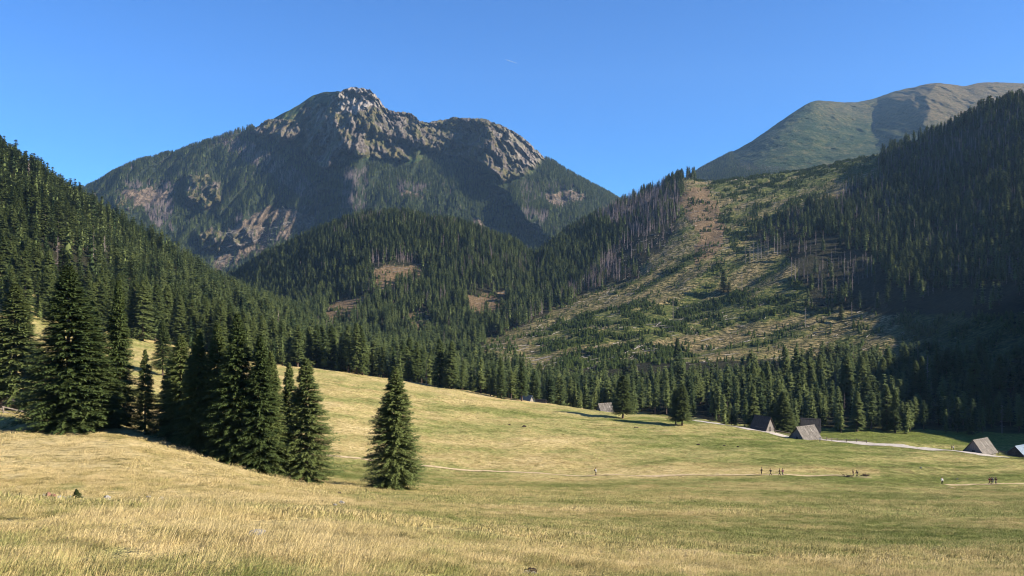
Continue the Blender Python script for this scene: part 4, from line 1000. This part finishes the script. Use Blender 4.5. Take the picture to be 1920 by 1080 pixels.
# brush by the path
def brush(px, py, wpx, label, seed):
    X, Y, Z = hit(px, py); g = np.random.default_rng(seed); r = wpx / F * Y / 2; V, Fc = [], []
    for i in range(60):
        p0 = np.array([g.normal(0, r * .45), g.normal(0, .3), 0.1 + .25 * g.random()]); d = np.array([g.normal(0, .5), g.normal(0, .3), g.normal(0.1, .25)]) * 1.2
        s_ = .05; o = len(V); p1 = p0 + d
        V += [tuple(p0 + [0, 0, s_]), tuple(p0 - [0, 0, s_]), tuple(p0 + [0, s_ * 1.5, 0]), tuple(p1)]; Fc += [(o, o + 1, o + 3), (o + 1, o + 2, o + 3), (o + 2, o, o + 3), (o, o + 2, o + 1)]
    me = bpy.data.meshes.new('brush'); me.from_pydata(V, [], Fc); me.materials.append(M_bark); o = obj('brush_pile', me, None, (X, Y, Z)); tag(o, label, 'brush pile')
brush(1590, 894.5, 16, 'low brown brush pile left of the two walkers by the path end', 5)
brush(1623, 893, 14, 'low brown brush pile right of the two walkers by the path end', 6)
# stump of roots in the near grass
X, Y, Z = hit(993, 1079)
e = empty('uprooted_stump', (X, Y, Z)); tag(e, 'dark clod of earth with bare pale roots at the bottom edge of the photo', 'stump')
rs_ = 14 / F * Y
me = rock_mesh(77, 3, .6); me.materials.append(M_earth); o = obj('clod', me, e, (0, 0, .04)); o.scale = (rs_, rs_ * .8, rs_ * .55)
g = np.random.default_rng(3)
for i, (a0, a1, ln, up) in enumerate([(3.0, .1, 1.7, .25), (0.3, .2, 1.4, .5), (2.4, .3, 1.0, .8), (1.2, .2, .9, .9), (-.4, .2, 1.3, .2)]):
    k = 7; V = []; Fc = []
    for j in range(k):
        t = j / (k - 1); x = math.cos(a0 + a1 * t * 3) * ln * rs_ * t; y = -rs_ * .5 - .2 * rs_ * t; z = rs_ * (.45 + up * t * (1.1 - t) * 1.6) ; rr = .012 * (1.1 - t)
        for q in range(5): V.append((x, y + rr * math.cos(q * 1.2566), z + rr * math.sin(q * 1.2566)))
    for j in range(k - 1):
        for q in range(5): Fc.append((j * 5 + q, j * 5 + (q + 1) % 5, (j + 1) * 5 + (q + 1) % 5, (j + 1) * 5 + q))
    pm('root', V, Fc, M_log, e, True)

# ------------------------------------------------------------------ contrail far above
Yc = 21000; V = []; Fc = []
for j in range(9):
    t = j / 8; px = 947 + 22 * t; py = 111.5 + 7.0 * t; rr = Yc / F * 0.5 * (0.25 + 0.75 * min(1, t * 4)) * (1 - .45 * t)
    for q in range(8): V.append(((px - CX) / F * Yc, Yc + rr * math.cos(q * .7854), (HY - py) / F * Yc + rr * math.sin(q * .7854)))
for j in range(8):
    for q in range(8): Fc.append((j * 8 + q, j * 8 + (q + 1) % 8, (j + 1) * 8 + (q + 1) % 8, (j + 1) * 8 + q))
M_ice, nt, b = newmat('ice_vapour', 1.0, 0); b.inputs['Base Color'].default_value = (0.45, 0.5, 0.56, 1)
o = pm('contrail', V, Fc, M_ice, None, True); tag(o, 'short white vapour trail high in the clear sky', 'contrail')

# ------------------------------------------------------------------ people
def plain(name, c_, rough_=0.85):
    m, nt, b = newmat(name, rough_, 0.2); tc = N(nt, 'ShaderNodeTexCoord').outputs['Object']
    n_ = noise(nt, tc, 9, 3, 0.6); lo = tuple(v * .8 for v in c_); hi = tuple(min(1, v * 1.2) for v in c_)
    lk(nt, ramp(nt, n_, [(0.3, lo), (0.7, hi)]), b.inputs['Base Color']); return m
SKIN = plain('skin', (0.52, 0.33, 0.24), 0.6); HAIR = plain('brown_hair', (0.06, 0.035, 0.02)); 
CL = {k: plain(k + '_cloth', v) for k, v in dict(black=(0.012, 0.012, 0.014), navy=(0.015, 0.022, 0.05), brown=(0.08, 0.045, 0.03), pink=(0.45, 0.16, 0.18), white=(0.7, 0.7, 0.68), grey=(0.16, 0.16, 0.17), red=(0.22, 0.03, 0.03), olive=(0.06, 0.06, 0.03)).items()}
def skinned(name, pts, edges, rad):
    me = bpy.data.meshes.new(name); me.from_pydata(pts, edges, []); o = bpy.data.objects.new(name, me); COL.objects.link(o)
    o.modifiers.new('s', 'SKIN'); 
    if not me.skin_vertices: 
        bpy.context.view_layer.objects.active = o
        me.update()
    sv = me.skin_vertices[0].data if len(me.skin_vertices) else None
    if sv is None:
        raise RuntimeError('no skin layer')
    for i, r_ in enumerate(rad): sv[i].radius = (r_, r_) if not isinstance(r_, tuple) else r_
    sv[0].use_root = True
    ss = o.modifiers.new('u', 'SUBSURF'); ss.levels = 1; ss.render_levels = 1
    dg = bpy.context.evaluated_depsgraph_get(); m2 = bpy.data.meshes.new_from_object(o.evaluated_get(dg))
    for p in m2.polygons: p.use_smooth = True
    bpy.data.objects.remove(o); m2.name = name; return m2
def figure(stride, arm, bend):
    """joints of a 1.75 m figure facing +x; returns meshes for body, jacket, trousers"""
    hip = (0, 0, .93); b_ = bend
    def up(h): return (b_ * (h - .93), 0, h)
    nk = up(1.46); hd = (up(1.62)[0] + .02, 0, 1.62)
    P = {'hip': hip, 'waist': up(1.08), 'chest': up(1.30), 'neck': nk, 'head': hd, 'crown': (hd[0] - .005, 0, 1.70)}
    for s, nm_ in ((1, 'l'), (-1, 'r')):
        k = s * stride
        P['h' + nm_] = (0, s * .09, .88); P['k' + nm_] = (.10 * k + .05, s * .10, .50); P['a' + nm_] = (.26 * k - (.03 if k < 0 else 0), s * .10, .09 + (.05 if k < -.5 else 0)); P['t' + nm_] = (.26 * k + .14, s * .11, .035)
        c_ = up(1.40); P['s' + nm_] = (c_[0], s * .19, 1.40); P['e' + nm_] = (c_[0] - .10 * k * arm, s * .24, 1.13); P['w' + nm_] = (c_[0] - .16 * k * arm + .13, s * .23, .90)
        P['m' + nm_] = (c_[0] - .18 * k * arm + .16, s * .225, .82)
    return P
FIN = [(.07, .018), (.085, .006), (.078, -.006), (.06, -.018)]
def bodymesh(P):
    names = ['hip', 'waist', 'chest', 'neck', 'head', 'crown']; rad = [.13, .12, .14, .055, .092, .075]; ed = [(0, 1), (1, 2), (2, 3), (3, 4), (4, 5)]
    pts = [P[n] for n in names]
    def add(p, r_, par): pts.append(p); rad.append(r_); ed.append((par, len(pts) - 1)); return len(pts) - 1
    nose = add((P['head'][0] + .105, 0, 1.615), .014, 4)
    for s in ('l', 'r'):
        sg = 1 if s == 'l' else -1
        add((P['head'][0] - .01, sg * .095, 1.62), .018, 4)
        i = add(P['h' + s], .085, 0); i = add(P['k' + s], .055, i); i = add(P['a' + s], .04, i); add(P['t' + s], .032, i)
        i = add(P['s' + s], .06, 2); i = add(P['e' + s], .042, i); i = add(P['w' + s], .026, i); i = add(P['m' + s], .03, i)
        mx, my, mz = P['m' + s]
        for (ln, off) in FIN: add((mx + off + .02, my, mz - ln), .0085, i)
        add((mx + .045, my - sg * .01, mz - .03), .010, i)
    return skinned('person_body', pts, ed, rad)
def jacketmesh(P):
    pts = [P['hip'], P['waist'], P['chest'], (P['neck'][0], 0, 1.43)]; rad = [.165, .155, .17, .085]; ed = [(0, 1), (1, 2), (2, 3)]
    for s in ('l', 'r'):
        o = len(pts); pts += [P['s' + s], P['e' + s], P['w' + s]]; rad += [.08, .062, .045]; ed += [(2, o), (o, o + 1), (o + 1, o + 2)]
    return skinned('jacket', pts, ed, rad)
def trousermesh(P):
    pts = [(0, 0, .98), P['hip']]; rad = [.14, .145]; ed = [(0, 1)]
    for s in ('l', 'r'):
        o = len(pts); a = P['a' + s]; pts += [P['h' + s], P['k' + s], (a[0], a[1], a[2] + .02)]; rad += [.105, .078, .058]; ed += [(1, o), (o, o + 1), (o + 1, o + 2)]
    return skinned('trousers', pts, ed, rad)
def hairmesh(P): 
    h = P['head']; return skinned('hair', [(h[0] - .03, 0, 1.66), (h[0] - .02, 0, 1.735), (h[0] - .075, 0, 1.58)], [(0, 1), (0, 2)], [.095, .05, .06])
def packmesh(P):
    c_ = P['chest']; return skinned('backpack', [(c_[0] - .22, 0, 1.02), (c_[0] - .23, 0, 1.22), (c_[0] - .19, 0, 1.42)], [(0, 1), (1, 2)], [(.13, .15), (.14, .17), (.09, .12)])
POSES = []
for st_, ar, bd in ((1.0, 1.0, .05), (0.35, .5, .0), (1.3, 1.0, .16)):
    P = figure(st_, ar, bd); POSES.append((bodymesh(P), jacketmesh(P), trousermesh(P), hairmesh(P), packmesh(P)))
for ms in POSES:
    for me in ms:
        me.materials.clear(); me.materials.append(None)
def person(px, py, hpx, pose, face, jk, tr, pack, label, group=None, Yo=None):
    if Yo: X = (px - CX) / F * Yo; Y = Yo; Z = float(ground(X, Y)[0]) + .12
    else: X, Y, Z = hit(px, py); Z += .1
    s = hpx / F * Y / 1.75; s = min(max(s, .85), 1.08)
    e = empty('person', (X, Y, Z), R(face), (s, s, s)); tag(e, label, 'person', group)
    ms = POSES[pose]
    for nm_, me, mt_ in (('body', ms[0], SKIN), ('jacket', ms[1], CL[jk]), ('trousers', ms[2], CL[tr]), ('hair', ms[3], HAIR), ('backpack', ms[4], CL[pack] if pack else None)):
        if mt_ is None: continue
        o = obj(nm_, me, e); o.material_slots[0].link = 'OBJECT'; o.material_slots[0].material = mt_
    return e
person(1117, 893, 15, 1, 0, 'white', 'black', 'black', 'hiker with a black backpack alone on the path right of the solitary spruce')
person(1428, 891, 13, 1, 200, 'black', 'black', None, 'hiker all in black, leftmost of the group below the dark roofed hut')
person(1445, 893, 13, 2, 180, 'black', 'black', 'olive', 'dark clothed hiker leaning forward, second from the left in the path group')
person(1462, 893, 13, 0, 170, 'brown', 'black', None, 'hiker in a brown jacket at the left of the close pair on the path')
person(1467.5, 893, 13.4, 0, 190, 'pink', 'navy', 'navy', 'hiker in a pink top, right one of the close pair on the path')
person(1599.5, 895, 12, 1, 0, 'brown', 'black', None, 'hiker in brown standing between the brush piles at the path end')
person(1607, 896, 12, 2, 180, 'black', 'black', 'black', 'hiker in black leaning forward by the brush piles at the path end')
person(1766.5, 909.5, 11.5, 1, -90, 'white', 'black', None, 'hiker in a white top standing at the start of the right hand path')
person(1855.3, 909, 12.5, 0, 180, 'red', 'brown', None, 'hiker in dark red striding, leftmost of the four on the right hand path')
person(1858.6, 909, 12.5, 1, 180, 'brown', 'black', 'red', 'tall hiker in brown with a red backpack on the right hand path')
person(1861.9, 909, 10, 1, 180, 'grey', 'grey', None, 'shorter hiker in grey among the four on the right hand path')
person(1867.4, 909, 11, 0, 180, 'brown', 'navy', 'brown', 'hiker with navy trousers, rightmost of four on the right hand path')
person(1787.5, 840, 8, 1, 0, 'white', 'navy', None, 'figure in a white top walking on the road left of the streaked roofed hut', None, 251)
person(1784.4, 841, 6, 1, 0, 'black', 'black', None, 'figure in black on the road beside the one in white', None, 250)
person(1537, 813, 9, 1, 0, 'white', 'navy', None, 'figure in a white top by the corner of the half hidden dark roofed hut', None, 255)

# snags and lone spruces standing on the cleared slopes
M_snag = foliage('grey_snag_wood', (0.17, 0.14, 0.125), (0.34, 0.29, 0.26), True)
SN = []
for i in range(3):
    g = np.random.default_rng(900 + i); H = 18
    v, q = cone_arrays(H, 0.26, 0.05, 6, 4, zb=-1.0); tr_ = mesh_np('snag_trunk', v, q, [M_snag], True)
    v, q = spruce_arrays(H, [0.9, 1.5, 0.6][i], 30, 6, 2, 2, 910 + i, z0=[0.35, 0.2, 0.6][i], wtw=0.07, ltw=0.5, droop=0.4, gaps=0.35, pw=0.35)
    SN.append((mesh_np('snag_twigs', v, q, [M_snag]), tr_, H, 1.0))
def snag(px, by, ty, kd, label, grp=None):
    X, Y, Z = hit(px, by, 330); h = (by - ty) / F * Y; k = SN[kd]; c_ = h / k[2]
    e = empty('dead_spruce', (X, Y, Z), px * 1.7, (c_, c_, c_)); tag(e, label, 'dead spruce', grp); obj('twigs', k[0], e); obj('trunk', k[1], e)
snag(1510, 614, 576, 2, 'thin dead spruce with a small top tuft on the lit edge of the cleared slope')
snag(1550, 608, 592, 2, 'short broken snag on the shaded edge of the cleared slope')
snag(1597, 600, 566, 0, 'grey dead spruce beside the lone dark spruce on the shaded cleared slope')
snag(1262, 600, 562, 0, 'bare dead spruce standing alone among young growth on the cleared slope')
snag(1391, 541, 508, 0, 'slender dead spruce right of the lone pair on the dark cut slope')
g = np.random.default_rng(55)
for i, px_ in enumerate([1398, 1406, 1413, 1421, 1427, 1434, 1440, 1452, 1458, 1464, 1470]):
    by_ = 492 - (px_ - 1398) * .25 + g.normal(0, 3); snag(px_, by_, by_ - 30 - 9 * g.random(), int(g.integers(2)), 'grey dead spruce in the row at the upper edge of the shaded slope', 'row of dead spruces on the shaded slope')
for i, (px_, by_, h_0) in enumerate([(1484, 522, 40), (1491, 528, 44), (1498, 520, 36), (1530, 522, 34), (1541, 548, 34), (1552, 520, 30), (1562, 545, 30), (1583, 528, 42), (1590, 530, 40), (1603, 520, 34), (1618, 522, 46), (1626, 520, 38), (1634, 518, 40)]):
    snag(px_, by_, by_ - h_0, int(g.integers(2)), 'pale dead spruce standing scattered in the middle of the dark slope', 'dead spruces in the middle of the dark slope')
for (px_, by_, ty_, hw_, lab) in [(1577, 603, 570, 8, 'lone dark spruce on the shaded cleared slope between two snags'), (1357, 548, 506, 11, 'lone green spruce on the upper edge of the dark cut slope'), (1367, 550, 528, 7, 'small spruce touching the right side of the lone green spruce'), (1270, 706, 632, 13, 'very tall spruce rising above the valley belt at its lit middle')]:
    X, Y, Z = hit(px_, by_, 330); place_tree(MID[1], X, Y, Z, (by_ - ty_) / F * Y, hw_ / F * Y, px_, lab)
#@@END@@

# ------------------------------------------------------------------ light, sky, camera
SUN_EL, SUN_AZ = 29.0, 104.0       # azimuth clockwise from the view direction
sd = Vector((math.cos(R(SUN_EL)) * math.sin(R(SUN_AZ)), math.cos(R(SUN_EL)) * math.cos(R(SUN_AZ)), math.sin(R(SUN_EL))))
sl = bpy.data.lights.new('sun', 'SUN'); sl.energy = 5.0; sl.use_shadow = True; sl.angle = R(0.53); sl.color = (1.0, 0.92, 0.79)
so = bpy.data.objects.new('sun', sl); COL.objects.link(so); so.rotation_euler = sd.to_track_quat('Z', 'Y').to_euler(); so.location = (300, -100, 400)
w = bpy.data.worlds.new('World'); scene.world = w; w.use_nodes = True
wn = w.node_tree; bg = wn.nodes['Background']
sk = wn.nodes.new('ShaderNodeTexSky'); sk.sky_type = 'NISHITA'; sk.sun_disc = False; sk.sun_elevation = R(SUN_EL); sk.sun_rotation = R(SUN_AZ)
sk.altitude = 1200; sk.air_density = 1.0; sk.dust_density = 0.05; sk.ozone_density = 8.0
tint = wn.nodes.new('ShaderNodeMix'); tint.data_type = 'RGBA'; tint.blend_type = 'MULTIPLY'; tint.inputs[0].default_value = 1.0; tint.inputs[7].default_value = (0.50, 0.90, 1.20, 1)
wn.links.new(sk.outputs[0], tint.inputs[6]); wn.links.new(tint.outputs[2], bg.inputs[0]); bg.inputs[1].default_value = 0.070

HAZE = 0.000036
if HAZE > 0:
    bm_v = [(x, y, z) for x in (-7700, 26200) for y in (-60, 7200) for z in (-90, 1850)]
    me = bpy.data.meshes.new('haze')
    me.from_pydata(bm_v, [], [(0, 1, 3, 2), (4, 6, 7, 5), (0, 4, 5, 1), (2, 3, 7, 6), (0, 2, 6, 4), (1, 5, 7, 3)])
    m = bpy.data.materials.new('haze_air'); m.use_nodes = True; nt = m.node_tree; nt.nodes.clear()
    out = nt.nodes.new('ShaderNodeOutputMaterial'); pv = nt.nodes.new('ShaderNodeVolumePrincipled')
    pv.inputs['Color'].default_value = (0.42, 0.68, 1.0, 1); pv.inputs['Density'].default_value = HAZE; pv.inputs['Anisotropy'].default_value = 0.1
    nt.links.new(pv.outputs[0], out.inputs['Volume']); me.materials.append(m)
    o = obj('haze', me); tag(o, 'thin blue air between the valley and the mountains', 'haze', kind='stuff')

cam = bpy.data.cameras.new('camera'); co = bpy.data.objects.new('camera', cam); COL.objects.link(co)
co.location = (0, 0, 0); co.rotation_euler = (R(90), 0, 0)
cam.sensor_width = 36; cam.lens = F / 1920 * 36; cam.shift_y = -(540 - HY) / 1920; cam.shift_x = 0
cam.clip_start = 0.1; cam.clip_end = 60000
scene.camera = co
scene.view_settings.view_transform = 'Standard'; scene.view_settings.look = 'None'; scene.view_settings.gamma = 1; scene.view_settings.exposure = 1.25
scene.cycles.max_bounces = 5; scene.cycles.diffuse_bounces = 2; scene.cycles.transparent_max_bounces = 4
scene.cycles.use_adaptive_sampling = True; scene.cycles.pixel_filter_type = 'BLACKMAN_HARRIS'; scene.cycles.filter_width = 1.1
scene.cycles.use_denoising = True
scene.cycles.denoising_prefilter = 'ACCURATE'
